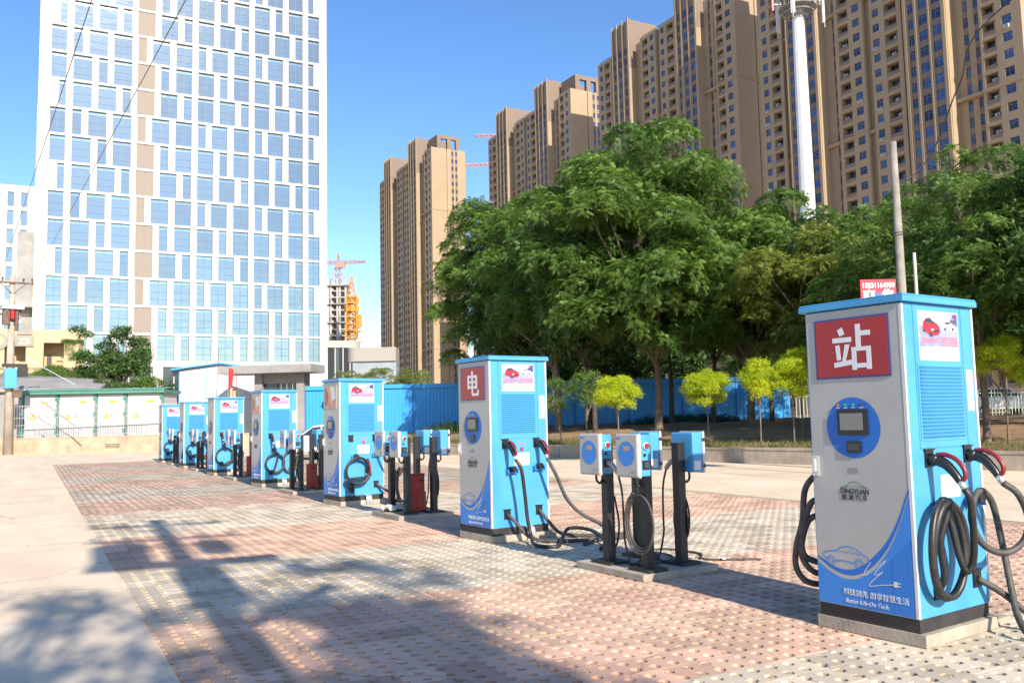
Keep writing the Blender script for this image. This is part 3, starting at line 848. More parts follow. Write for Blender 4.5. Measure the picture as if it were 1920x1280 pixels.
# prefab site office with shallow blue roof
pf = empty('site_office', (11.1, 57.8, 0), -.2, 'white prefab site office with shallow blue gable roof', 'building')
w = MB(); w.box(0, 4.8, .0, 7, 0, 4.75); w.prism([(0, 0.0, 4.75), (4.8, 0, 4.75), (2.4, 0, 5.12)], (0, 7, 0)); w.build('wall', m_wpaint, pf)
w = MB(); w.prism([(-.5, -.3, 4.74), (2.4, -.3, 5.16), (2.4, -.3, 5.26), (-.5, -.3, 4.84)], (0, 7.6, 0)); w.prism([(2.4, -.3, 5.16), (5.3, -.3, 4.74), (5.3, -.3, 4.84), (2.4, -.3, 5.26)], (0, 7.6, 0)); w.build('roof', m_hoard, pf)
for x in (0, 1.6, 3.2, 4.74):
    t = MB(); t.box(x - .03 if x else -.02, x + .04, -.025, .0, 0, 4.7); t.build('corner_trim', m_sky, pf)
for x in (.0, 1.6, 3.2):
    t = MB(); t.cyl((x + .08, -.01, 2.3), (x + 1.52, -.01, 4.3), .008, n=4); t.cyl((x + .08, -.012, 4.3), (x + 1.52, -.012, 2.3), .008, n=4); t.build('bracing', m_steel, pf)
w = MB(); w.box(-.02, .0, 1.0, 1.9, 2.1, 3.5); w.box(-.06, -.02, .95, 1.95, 2.02, 2.1, 1); w.build('window', [m_darkglass, m_wpaint], pf)

# grey concrete portal in front of it
pt = empty('entrance_portal', (13.1, 54.1, 0), math.atan2(-3.75, 4.25), 'grey concrete entrance portal with a heavy flat canopy', 'portal')
w = MB(); w.box(-.2, 5.7, -.6, 1.6, 4.3, 4.78); w.build('canopy', m_conc, pt)
w = MB(); w.box(1.7, 2.2, .3, 1.2, 0, 4.3); w.box(4.4, 4.9, .3, 1.2, 0, 4.3); w.box(2.2, 4.4, .5, 1.2, 0, 2.4); w.box(2.2, 4.4, .5, 1.2, 3.7, 4.3); w.build('frame_wall', m_conc, pt)
for k in range(6):
    t = MB(); t.box(2.2 + .37 * k, 2.2 + .37 * k + .33, .6, .64, 2.4, 3.7); t.build('pane', m_darkglass, pt)
w = MB(); w.box(4.9, 7.5, .8, 1.0, 0, 2.3); w.build('white_wall', m_wpaint, pt)
fp = empty('flag_pole', (12.5, 51.1, 0), 0, 'thin pole with a drooping red flag before the portal', 'flag')
w = MB(); w.cyl((0, 0, 0), (0, 0, 4.6), .03, .02, n=8); w.build('pole', m_steel, fp)
w = MB(); pts = [(.0, 0, 4.55), (.16, .02, 4.5), (.28, -.03, 4.42), (.27, .0, 3.9), (.2, .03, 3.5), (.08, .0, 3.15), (.0, .01, 3.1)]
w.prism([(p[0] + .02, p[1], p[2]) for p in pts], (0, .025, 0)); w.build('flag', M('red_cloth', (.62, .03, .04), .8), fp)
nb = empty('notice_box', (12.75, 51.0, 0), -.4, 'brown framed box on thin red posts below the red flag', 'box')
w = MB(); w.box(-.22, .22, -.08, .08, 2.75, 3.45); w.build('frame_box', m_rust, nb)
w = MB(); w.box(-.14, -.02, -.1, -.08, 2.85, 3.35); w.box(.03, .15, -.1, -.08, 2.85, 3.2); w.build('panel', M('pale_orange', (.6, .35, .2), .7), nb)
w = MB()
for x in (-.18, .2): w.cyl((x, 0, 0), (x, 0, 4.3), .02, n=6)
w.build('post', m_redbox, nb)
an = MB(); an.cyl((10.55, 45.9, 0), (10.9, 46.6, 5.3), .025, .012, n=6); put(an.build('antenna_rod', m_rust), 'thin leaning rod standing up before the white site office', 'rod')

# blue hoarding: sheet panels with a cap, from the portal round behind the trees
hd = empty('blue_hoarding', (15.0, 44.9, 0), math.atan2(31.3 - 44.9, 36.8 - 15.0), 'bright blue corrugated sheet hoarding behind the yard and the trees', 'fence')
HL, pw = 25.7, 2.85
sheet = MB()
nx = 15
for i in range(nx):
    x0 = pw * i / nx
    dx = pw / nx
    sheet.poly([(x0, 0, 0), (x0 + dx * .6, 0, 0), (x0 + dx * .6, 0, 3.0), (x0, 0, 3.0)])
    sheet.poly([(x0 + dx * .6, 0, 0), (x0 + dx * .72, .016, 0), (x0 + dx * .72, .016, 3.0), (x0 + dx * .6, 0, 3.0)])
    sheet.poly([(x0 + dx * .72, .016, 0), (x0 + dx * .9, .016, 0), (x0 + dx * .9, .016, 3.0), (x0 + dx * .72, .016, 3.0)])
    sheet.poly([(x0 + dx * .9, .016, 0), (x0 + dx, .0, 0), (x0 + dx, 0, 3.0), (x0 + dx * .9, .016, 3.0)])
sheet.box(0, pw - .03, .04, .07, 0, 3.0)
sheet = sheet.mesh('sheet_panel', m_hoard)
for k in range(9):
    link('sheet_panel', sheet, hd, (k * pw, 0, 0 + (.02 if k % 2 else 0)))
    c_ = MB(); c_.box(k * pw + .01, (k + 1) * pw - .02, -.1, .12, 3.0 + (.02 if k % 2 else 0), 3.22); c_.build('cap', m_hoard, hd)
    c_ = MB(); c_.box(k * pw - .03, k * pw + .03, -.03, -.005, 0, 2.99); c_.build('joint_strip', m_hoard_d, hd)
w = MB(); w.cyl((10.9, -.3, 2.95), (10.6, -.35, 1.7), .09, .07, n=8); put(w.build('bent_tube', m_steel), 'short grey tube hanging from the top of the hoarding', 'tube')
bpy.data.objects['bent_tube'].matrix_world = Matrix.Translation((15.0, 44.9, 0)) @ Matrix.Rotation(math.atan2(-13.6, 21.8), 4, 'Z')
w = MB(); w.cyl((.95, -.2, 2.35), (1.3, -.25, 2.0), .07, n=8); put(w.build('lamp_head', m_dark), 'small dark lamp fixed high on the left end of the hoarding', 'lamp')
bpy.data.objects['lamp_head'].matrix_world = Matrix.Translation((15.0, 44.9, 0)) @ Matrix.Rotation(math.atan2(-13.6, 21.8), 4, 'Z')
# pale green railing beyond the hoarding's right end
r2 = empty('park_railing', (36.6, 31.5, .6), math.atan2(-7, 16), 'pale green park railing right of the hoarding among the trunks', 'fence')
w = MB(); w.box(0, 26, 0, .05, .2, .26); w.box(0, 26, 0, .05, 1.5, 1.56); w.build('rails', M('pale_green_paint', (.35, .42, .36), .6), r2)
bm = MB(); bm.box(-.02, .02, .01, .04, 0, 1.7); bm = bm.mesh('bar', M('pale_green_paint', None))
for k in range(120): link('bar', bm, r2, (.2 * k + .2, 0, 0))

# ------------------------------------------------------------------ telecom mast, poles, red sign, wires
tm = empty('telecom_mast', (57.2, 46.0, 1.5), .2, 'tall white faceted telecom mast with an antenna platform on top', 'mast')
w = MB(); w.cyl((0, 0, -1.5), (0, 0, 32.2), .74, .48, n=12); w.cyl((0, 0, 32.2), (0, 0, 37), .4, .35, n=12); w.build('shaft', M('mast_white', (.66, .66, .66), .5, var=.05, vscale=.5), tm)
w = MB()
for k in range(34): w.box(.42, .78 - .009 * k, -.03, .03, 8 + .72 * k, 8.05 + .72 * k)
w.build('step_pegs', m_dark, tm)
w = MB()
for rr_, z in ((1.5, 33.0), (1.5, 34.0), (1.25, 32.6), (.75, 32.3)):
    w.tube([(rr_ * math.cos(a), rr_ * math.sin(a), z) for a in np.linspace(0, 2 * math.pi, 25)], .06, n=6)
for k in range(12):
    a = 2 * math.pi * k / 12
    w.cyl((.5 * math.cos(a), .5 * math.sin(a), 32.3), (1.5 * math.cos(a), 1.5 * math.sin(a), 33), .05, n=5); w.cyl((1.5 * math.cos(a), 1.5 * math.sin(a), 33), (1.5 * math.cos(a), 1.5 * math.sin(a), 34.1), .016, n=5)
w.cyl((0, 0, 32.9), (0, 0, 33.05), 1.45, n=24); w.build('platform', M('mast_grey', (.22, .22, .22), .6), tm)
for k in range(6):
    a = 2 * math.pi * (k + .3) / 6; t = MB(); t.box(-.16, .16, -.09, .09, 31.8 if k % 2 else 32.8, 34.2 if k % 2 else 35.2); t.cyl((0, .1, 31.4 if k % 2 else 32.4), (0, .1, 35), .03, n=6)
    t = t.build('antenna', m_wpaint if k != 2 else m_redbox, tm); t.location = (2.1 * math.cos(a), 2.1 * math.sin(a), 0); t.rotation_euler = (0, 0, a - math.pi / 2)
w = MB()
for k in range(6):
    a = 2 * math.pi * (k + .3) / 6; w.cyl((1.4 * math.cos(a), 1.4 * math.sin(a), 33.4), (2.1 * math.cos(a), 2.1 * math.sin(a), 33.4), .03, n=5)
w.build('antenna_arms', m_steel, tm)

cp = empty('concrete_pole', (17.15, 11.42, 0), 0, 'bare grey concrete pole rising behind the nearest charging cabinet', 'pole')
w = MB(); w.cyl((0, 0, 0), (0, 0, 7.25), .12, .07, n=16); w.build('shaft', M('grey_pole_concrete', (.30, .27, .235), .9, var=.3, vscale=2, streak=.2, bump=.2), cp, smooth=True)
w = MB(); w.tube([(.15 * math.cos(a), .15 * math.sin(a), 5.2) for a in np.linspace(0, 6.28, 17)], .012, n=5); w.tube([(.1, -.1, 5.55), (.3, -.15, 5.25), (.45, -.1, 5.2)], .012, n=5, sub=5); w.build('strap', m_dark, cp)
wp = MB(); wp.cyl((15.63, 10.1, 0), (15.63, 10.1, 4.42), .03, n=10); put(wp.build('white_pole', M('chalky_white', (.62, .56, .50), .7, var=.25, vscale=3)), 'thin chalky white pole right of the bare concrete pole', 'pole')
rs = empty('red_sign', (15.9, 11.12, 0), math.atan2(10.92 - 11.31, 16.21 - 15.58), 'red notice board with white phone number and characters on the concrete pole', 'sign')
w = MB(); w.box(-.37, .37, 0, .03, 3.0, 4.06); w.build('board', M('notice_red', (.52, .03, .06), .6, var=.15, vscale=4), rs, bevel=.004)
m_lw = M('letter_white', (.78, .76, .74), .6)
lettering('15831164959', .145, m_lw, rs, (0, -.004, 3.93), (1, 0, 0), (0, 0, 1), bold=.004, sx=.86)
lettering('南', .27, m_lw, rs, (-.2, -.004, 3.70), (1, 0, 0), (0, 0, 1), bold=.008)
lettering('售', .27, m_lw, rs, (.2, -.004, 3.70), (1, 0, 0), (0, 0, 1), bold=.008)
w = MB(); w.box(-.05, .05, -.006, -.001, 3.66, 3.78); w.build('patch', m_hoard_d, rs)
w = MB(); w.cyl((-.3, .05, 0), (-.3, .05, 3.6), .02, n=8); w.cyl((.3, .05, 0), (.3, .05, 3.6), .02, n=8); w.build('post', m_steel, rs)

def wire(name, pts, r, label, sub=10, mat=None):
    w_ = MB(); w_.tube(pts, r, n=5, sub=sub); return put(w_.build(name, mat or m_dark), label, 'wire')
def span(a, b, sag, n=9):
    a, b = Vector(a), Vector(b)
    return [tuple(a.lerp(b, t) - Vector((0, 0, sag * 4 * t * (1 - t)))) for t in np.linspace(0, 1, n)]
# two transformer poles behind the viewer carry the wires and throw the pole-shaped shadow
def rear_pole(x, y, h, rz, label, trafo):
    t = empty('transformer_pole' if trafo else 'rear_pole', (x, y, 0), rz, label, 'pole')
    w = MB(); w.cyl((0, 0, 0), (0, 0, h), .18, .11, n=16); w.build('shaft', m_polec, t, smooth=True)
    arm(h - .35, .85, t); arm(h - 1.25, .85, t)
    if trafo:
        w = MB(); w.cyl((-.55, -.1, h - 2.4), (-.55, -.1, h - 1.5), .3, n=16); w.cyl((.42, -.1, h - 2.0), (.42, -.1, h - 1.55), .2, n=14); w.box(-.9, .9, -.2, .1, h - 2.5, h - 2.38); w.build('transformer', m_steel, t)
        w = MB(); w.cyl((0, 0, h - 4.3), (.95, .2, h - 3.6), .07, n=8); w.build('lamp_arm', m_steel, t)
        w = MB(); w.box(-.16, .26, -.2, .2, h - 3.7, h - 2.7); w.build('switch_box', m_steel, t, bevel=.02)
    return t
rear_pole(0.5, -4.3, 10.15, -.25, 'transformer pole behind the viewer, known by its long shadow on the pavers', True)
rear_pole(3.2, -34, 10.0, .0, 'far pole behind the viewer that carries the overhead wires', False)
wire('overhead_wire', span((2.45, 51.0, 9.05), (3.9, -34.1, 9.95), .5), .009, 'right-hand overhead wire crossing the office tower from the left pole')
wire('overhead_wire', span((1.0, 51.2, 9.05), (2.5, -34.1, 9.95), .5), .009, 'left-hand overhead wire rising from the left pole along the tower edge')
wire('overhead_cable', [(17.1, 11.4, 6.1), (17.9, 11.0, 7.0), (17.6, 10.1, 8.2), (16.6, 8.6, 9.0), (14, 2, 9.3), (10, -16, 9.2)], .015, 'thick dark cable sagging down in front of the nearest apartment tower', 12)
t = rear_pole(10, -16, 9.6, .4, 'right-hand pole behind the viewer holding the thick cable', False)

# ------------------------------------------------------------------ charging cabinets
m_front = M('silver_grey_panel', (0.43, 0.42, 0.40), 0.42, var=.06, vscale=3, metal=.15, bump=.04, bscale=400)
m_trim = M('white_trim', (0.58, 0.58, 0.58), 0.4)
m_base = M('dark_plinth_steel', (0.035, 0.032, 0.032), 0.6, var=.25, vscale=6)
m_blueprint = M('blue_print', S(28, 104, 190), 0.45)
m_blueprint2 = M('mid_blue_print', S(52, 128, 208), 0.45)
m_redsign = M('red_sign_film', (0.36, 0.018, 0.022), 0.32, var=.12, vscale=5)
m_navy = M('navy_edge', (0.05, 0.06, 0.20), 0.4)
m_signw = M('sign_white', (0.70, 0.70, 0.72), 0.45)
m_pale = M('pale_print', (0.62, 0.63, 0.64), 0.5)
m_logo = M('dark_print', (0.045, 0.04, 0.045), 0.5)
m_logog = M('green_print', (0.08, 0.22, 0.07), 0.5)
m_screen = M('screen_grey', (0.20, 0.20, 0.19), 0.2)
m_blk = M('black_plastic', (0.015, 0.015, 0.017), 0.35)
m_redpl = M('red_plastic', (0.22, 0.018, 0.024), 0.35)
m_white = M('white_stone', None)
m_paper = M('white_paper', (0.60, 0.59, 0.58), 0.6)
m_lav = M('lavender_print', (0.33, 0.34, 0.52), 0.4, var=.35, vscale=5.0, col2=(0.12, 0.14, 0.38))
m_pink = M('pink_print', (0.62, 0.16, 0.2), 0.5)
m_greyp = M('grey_print', (0.30, 0.30, 0.32), 0.5)
m_redcar = M('red_print', (0.46, 0.02, 0.04), 0.4, var=.2, vscale=20)
m_concp = M('plinth_concrete', (0.40, 0.345, 0.27), 0.9, var=.2, vscale=4, bump=.2, bscale=50)
m_faded = M('faded_film', (0.55, 0.36, 0.24), 0.5, var=.35, vscale=7, col2=(0.42, 0.17, 0.12))
m_silver = M('flex_conduit', (0.62, 0.62, 0.63), 0.35, metal=.7)
m_amber = M('amber_display', (0.42, 0.30, 0.16), 0.4)

FX = 0.0175
def fy(a): return 0.705 - a
def ribbon(mb, pts, wd, to3, m=0):
    """flat printed line of even width along 2-D points"""
    P = [Vector(p) for p in pts]
    L_, R_ = [], []
    for i, p in enumerate(P):
        t = (P[min(i + 1, len(P) - 1)] - P[max(i - 1, 0)]).normalized(); n_ = Vector((-t.y, t.x)) * wd / 2
        L_.append(p + n_); R_.append(p - n_)
    for i in range(len(P) - 1):
        mb.poly([to3(R_[i]), to3(R_[i + 1]), to3(L_[i + 1]), to3(L_[i])], m)
def c2(pts, sub=6): return [(v.x, v.y) for v in crom([(p[0], p[1], 0) for p in pts], sub)]

SWEEP = c2([(0, .415), (.1, .355), (.2, .328), (.3, .345), (.4, .41), (.5, .525), (.58, .67), (.63, .80), (.66, .875)])
KC = {}
def kmesh(key, fn):
    if key not in KC: KC[key] = fn()
    return KC[key]

def k_body():
    w = MB(); w.box(.03, .80, .03, .72, .155, 2.02); return w.mesh('cabinet_body', m_sky)
def k_lid():
    w = MB(); w.box(0, .83, 0, .75, 2.022, 2.06); w.prism([(0.004, .004, 2.06), (.826, .004, 2.06), (.826, .746, 2.06), (.004, .746, 2.06)], (0, 0, .012)); return w.mesh('lid', m_sky)
def k_base():
    w = MB(); w.box(.035, .795, .035, .715, .075, .155); return w.mesh('base_frame', m_base)
def k_front():
    w = MB(); w.box(.0185, .03, .045, .705, .16, 2.014); return w.mesh('front_panel', m_front)
def k_sweep():
    w = MB(); f3 = lambda p: (FX, fy(p[0]), p[1])
    for i in range(len(SWEEP) - 1):
        (a0, z0), (a1, z1) = SWEEP[i], SWEEP[i + 1]
        w.poly([f3((a0, .163)), f3((a1, .163)), f3((a1, z1)), f3((a0, z0))], 0)
        t0, t1 = i / (len(SWEEP) - 1), (i + 1) / (len(SWEEP) - 1)
        g0, h0 = .028 * (1 - .4 * t0), .028 + .035 * (1 - abs(2 * t0 - 1)) + .012
        g1, h1 = .028 * (1 - .4 * t1), .028 + .035 * (1 - abs(2 * t1 - 1)) + .012
        w.poly([f3((a0, z0 + g0)), f3((a1, z1 + g1)), f3((a1, z1 + h1)), f3((a0, z0 + h0))], 1)
    w.poly([f3((.27, .163)), f3((.66, .163)), f3((.66, .62)), f3((.46, .43))], 2)
    me = w.mesh('blue_sweep', [m_blueprint2, m_blueprint, m_blueprint])
    return me
def k_art():
    w = MB(); f3 = lambda p: (FX - .0012, fy(p[0]), p[1])
    car = lambda x, y: (.045 + .32 * x, .405 + .125 * y)
    body = c2([car(*p) for p in [(.0, .42), (.02, .55), (.12, .66), (.3, .74), (.42, .93), (.58, .99), (.74, .9), (.9, .66), (.99, .56), (1, .3)]], 5)
    ribbon(w, body, .006, f3)
    ribbon(w, c2([car(*p) for p in [(.3, .74), (.45, .72), (.7, .7), (.9, .66)]], 4), .004, f3)
    ribbon(w, c2([car(*p) for p in [(.26, .22), (.45, .26), (.72, .2)]], 4), .007, f3)
    ribbon(w, c2([car(*p) for p in [(.0, .42), (.03, .3), (.1, .28)]], 4), .005, f3)
    ribbon(w, c2([car(*p) for p in [(.9, .2), (.98, .2), (1, .3)]], 4), .005, f3)
    for cx in (.17, .8):
        cc = car(cx, .2)
        for rr_ in (.03, .017):
            ribbon(w, [(cc[0] + rr_ * math.cos(t), cc[1] + rr_ * math.sin(t)) for t in np.linspace(0, 2 * math.pi, 17)], .005, f3)
    return w.mesh('car_outline', m_blueprint2)
def k_zig():
    w = MB(); f3 = lambda p: (FX - .0022, fy(p[0]), p[1])
    ribbon(w, c2([(.385, .453), (.335, .385), (.36, .38), (.49, .478), (.405, .39), (.43, .385), (.465, .408), (.362, .312), (.45, .325), (.53, .338)], 5), .0045, f3)
    for p in ([(.53, .325), (.555, .325), (.555, .357), (.53, .357)], [(.555, .330), (.575, .330), (.575, .336), (.555, .336)], [(.555, .346), (.575, .346), (.575, .352), (.555, .352)]):
        w.poly([f3(q_) for q_ in p])
    return w.mesh('plug_line', m_pale)
def k_circle():
    w = MB(); w.disc((FX - .0005, fy(.31), 1.27), (-1, 0, 0), .19, 48); return w.mesh('blue_disc', m_blueprint)
def k_screen():
    w = MB(); y0 = fy(.31); w.box(FX - .016, FX - .001, y0 - .11, y0 + .10, 1.225, 1.385); w.box(FX - .018, FX - .016, y0 - .08, y0 + .08, 1.255, 1.36, 1); w.box(FX - .012, FX - .001, y0 - .055, y0 + .045, 1.115, 1.185); w.box(FX - .014, FX - .012, y0 - .045, y0 + .035, 1.13, 1.17, 2)
    return w.mesh('screen', [m_blk, m_screen, M('dark_slot', (.05, .05, .05), .3)])
def k_lamps():
    w = MB(); y0 = fy(.31)
    for i in range(4):
        y = y0 + .10 - .055 * i
        w.cyl((FX - .001, y, 1.412), (FX - .01, y, 1.412), .008, n=10, m=i % 4); w.box(FX - .002, FX - .001, y - .014, y + .014, 1.392, 1.398, 4)
    return w.mesh('indicator_lamp', [M('lamp_orange', (.5, .12, .02), .3), M('lamp_green', (.04, .35, .2), .3), M('lamp_green', None), M('lamp_maroon', (.1, .01, .05), .3), m_pale])
def k_handle():
    w = MB(); w.box(.0, .018, .655, .70, .96, 1.09); w.cyl((-.004, .678, .99), (-.004, .678, 1.07), .012, n=8); return w.mesh('door_handle', m_silver)
def k_trim():
    w = MB(); w.box(.0165, .034, .0245, .0445, .16, 2.012); w.box(.787, .806, .0225, .036, .16, 2.012); return w.mesh('corner_trim', m_trim)
def k_seams():
    w = MB(); y = .0285
    for x in (.138, .672): w.box(x, x + .003, y, .03, 1.14, 2.018)
    w.box(.141, .672, y, .03, 1.14, 1.143); return w.mesh('panel_seam', M('seam_blue', S(30, 100, 160), .5))
def k_slat():
    w = MB(); w.prism([(0, 0, 0), (0, -.003, .0), (0, -.013, .013), (0, 0, .015)], (.46, 0, 0)); return w.mesh('louvre_slat', m_sky)
def k_louvre():
    w = MB(); w.box(.158, .655, .0265, .0295, 1.185, 1.655); return w.mesh('louvre_panel', m_sky)
def k_socket():
    w = MB(); w.box(-.042, .042, -.012, 0, -.05, .05); w.box(-.05, .05, -.018, 0, .05, .058); return w.mesh('socket', m_blk)
def k_gun():
    w = MB()
    w.cyl((0, 0, 0), (0, -.05, -.004), .036, .034, n=14); w.tube([(0, -.05, -.004), (0, -.1, -.03), (0, -.15, -.085), (0, -.175, -.125)], lambda t: .034 - .012 * t, n=12, sub=4)
    w.cyl((0, -.172, -.12), (0, -.20, -.165), .021, .017, n=12, m=2)
    w.tube([(0, -.045, .028), (0, -.10, .03), (0, -.165, .0), (0, -.205, -.055), (0, -.205, -.1), (0, -.175, -.115), (0, -.15, -.085)], .0145, n=8, m=1, sub=5)
    return w.mesh('connector_gun', [m_blk, m_redpl, m_silver], True)
def k_hook():
    w = MB(); w.cyl((0, 0, .0), (0, -.07, 0), .03, n=12, m=1); w.cyl((0, -.07, 0), (0, -.08, 0), .034, n=12, m=1); w.box(-.07, .07, -.035, -.02, -.05, -.04); w.box(-.07, -.06, -.06, 0, -.05, -.0); w.box(.06, .07, -.06, 0, -.05, .0)
    return w.mesh('cable_hook', [m_blueprint2, m_blk])
def k_conduit():
    w = MB()
    for i in range(4): w.tube([(.026 * i, .035, .16), (.026 * i, -.02, .13), (.026 * i, -.035, .06), (.026 * i, -.03, .0)], lambda t: .012 + .0012 * math.sin(90 * t), n=8, sub=8)
    return w.mesh('flex_conduit', m_silver, True)
def k_plinth():
    w = MB(); w.box(.022, .82, -.005, .73, 0.003, .074); w.box(.82, 1.02, .02, .72, .003, .045); return w.mesh('concrete_pad', m_concp)

def poster(par):
    y = .0275
    x0, x1, z0, z1 = .19, .635, 1.672, 1.978
    w = MB(); w.box(x0, x1, y, .0298, z0, z1); ps = w.build('poster', m_paper, par)
    X = lambda t: x0 + .008 + (x1 - x0 - .016) * t
    Z = lambda t: z0 + .085 + (z1 - z0 - .092) * t
    w = MB(); w.box(X(0), X(1), y - .0012, y - .0002, Z(0), Z(1)); w.build('poster_print', m_lav, ps)
    w = MB(); p3 = lambda d: (lambda p: (X(p[0]), y - .0016 - d, Z(p[1])))
    a = p3(0)
    w.poly([a(p) for p in [(0, .62), (.3, .5), (.7, .55), (1, .45), (1, .8), (.75, .98), (0, .98)]], 5)
    w.poly([a(p) for p in [(.78, .75), (1, .62), (1, .98), (.9, .98)]], 6)
    a = p3(.0006)
    w.poly([a(p) for p in [(.08, .50), (.13, .42), (.24, .36), (.33, .32), (.46, .34), (.53, .42), (.53, .56), (.48, .66), (.36, .74), (.28, .84), (.18, .82), (.1, .70)]], 0)
    w.poly([a(p) for p in [(.60, .57), (.68, .52), (.88, .52), (.93, .58), (.92, .66), (.84, .70), (.78, .76), (.68, .76), (.63, .68), (.6, .64)]], 1)
    a = p3(.0012)
    w.poly([a(p) for p in [(.13, .71), (.20, .70), (.35, .68), (.44, .68), (.36, .74), (.28, .83), (.19, .81)]], 2)
    w.poly([a(p) for p in [(.36, .40), (.50, .42), (.50, .52), (.38, .5)]], 2)
    for cx, cz, r in ((.29, .36, .045), (.12, .46, .03), (.67, .545, .028), (.87, .545, .028)): w.poly([a((cx + r * math.cos(t), cz + 1.6 * r * math.sin(t))) for t in np.linspace(0, 2 * math.pi, 15)[:-1]], 2)
    w.poly([a(p) for p in [(.66, .68), (.83, .69), (.77, .75), (.69, .75)]], 2)
    w.poly([a(p) for p in [(.3, .47), (.36, .48), (.37, .53), (.3, .52)]], 4)
    for zz in (.12, .19): w.poly([a(p) for p in [(.06, zz), (.47, zz), (.47, zz + .05), (.06, zz + .05)]], 3)
    for zz in (.04, .11, .18, .25): w.poly([a(p) for p in [(.55, zz), (.96, zz), (.96, zz + .045), (.55, zz + .045)]], 3)
    w.build('poster_art', [m_redcar, m_pale, m_logo, m_pink, m_paper, M('pale_sky_print', (.38, .45, .58), .4), M('purple_print', (.13, .05, .2), .4)], ps)
    w = MB()
    for zz, l_ in ((z0 + .062, .2), (z0 + .05, .15), (z0 + .04, .17)): w.box(x0 + .012, x0 + .012 + l_, y - .001, y, zz, zz + .005)
    w.box(x0 + .26, x1 - .02, y - .001, y, z0 + .012, z0 + .015)
    w.build('poster_lines', m_greyp, ps)

def _r(x0, x1, z0, z1): return [(x0, z0), (x1, z0), (x1, z1), (x0, z1)]
# the two big characters, stroke by stroke in a unit square
GLYPH = {'站': [[(.14, .90), (.20, .76), (.33, .80), (.27, .96)], _r(.0, .50, .62, .73), [(.10, .22), (.21, .24), (.18, .57), (.07, .56)], [(.24, .20), (.33, .20), (.45, .57), (.33, .57)], [(.02, .07), (.50, .12), (.50, .23), (.02, .18)],
                _r(.62, .75, .50, 1.0), _r(.75, 1.0, .74, .85), _r(.50, 1.0, .41, .50), _r(.50, .62, .0, .41), _r(.88, 1.0, .0, .41), _r(.62, .88, .04, .14)],
         '电': [_r(.08, .86, .72, .83), _r(.08, .21, .28, .72), _r(.73, .86, .28, .72), _r(.21, .41, .30, .40), _r(.53, .73, .30, .40), _r(.21, .41, .51, .60), _r(.53, .73, .51, .60), _r(.41, .53, .83, 1.0), _r(.41, .53, .10, .72), [(.41, .10), (.47, .0), (.93, .0), (.98, .06), (.98, .24), (.87, .24), (.87, .11), (.53, .10)]]}
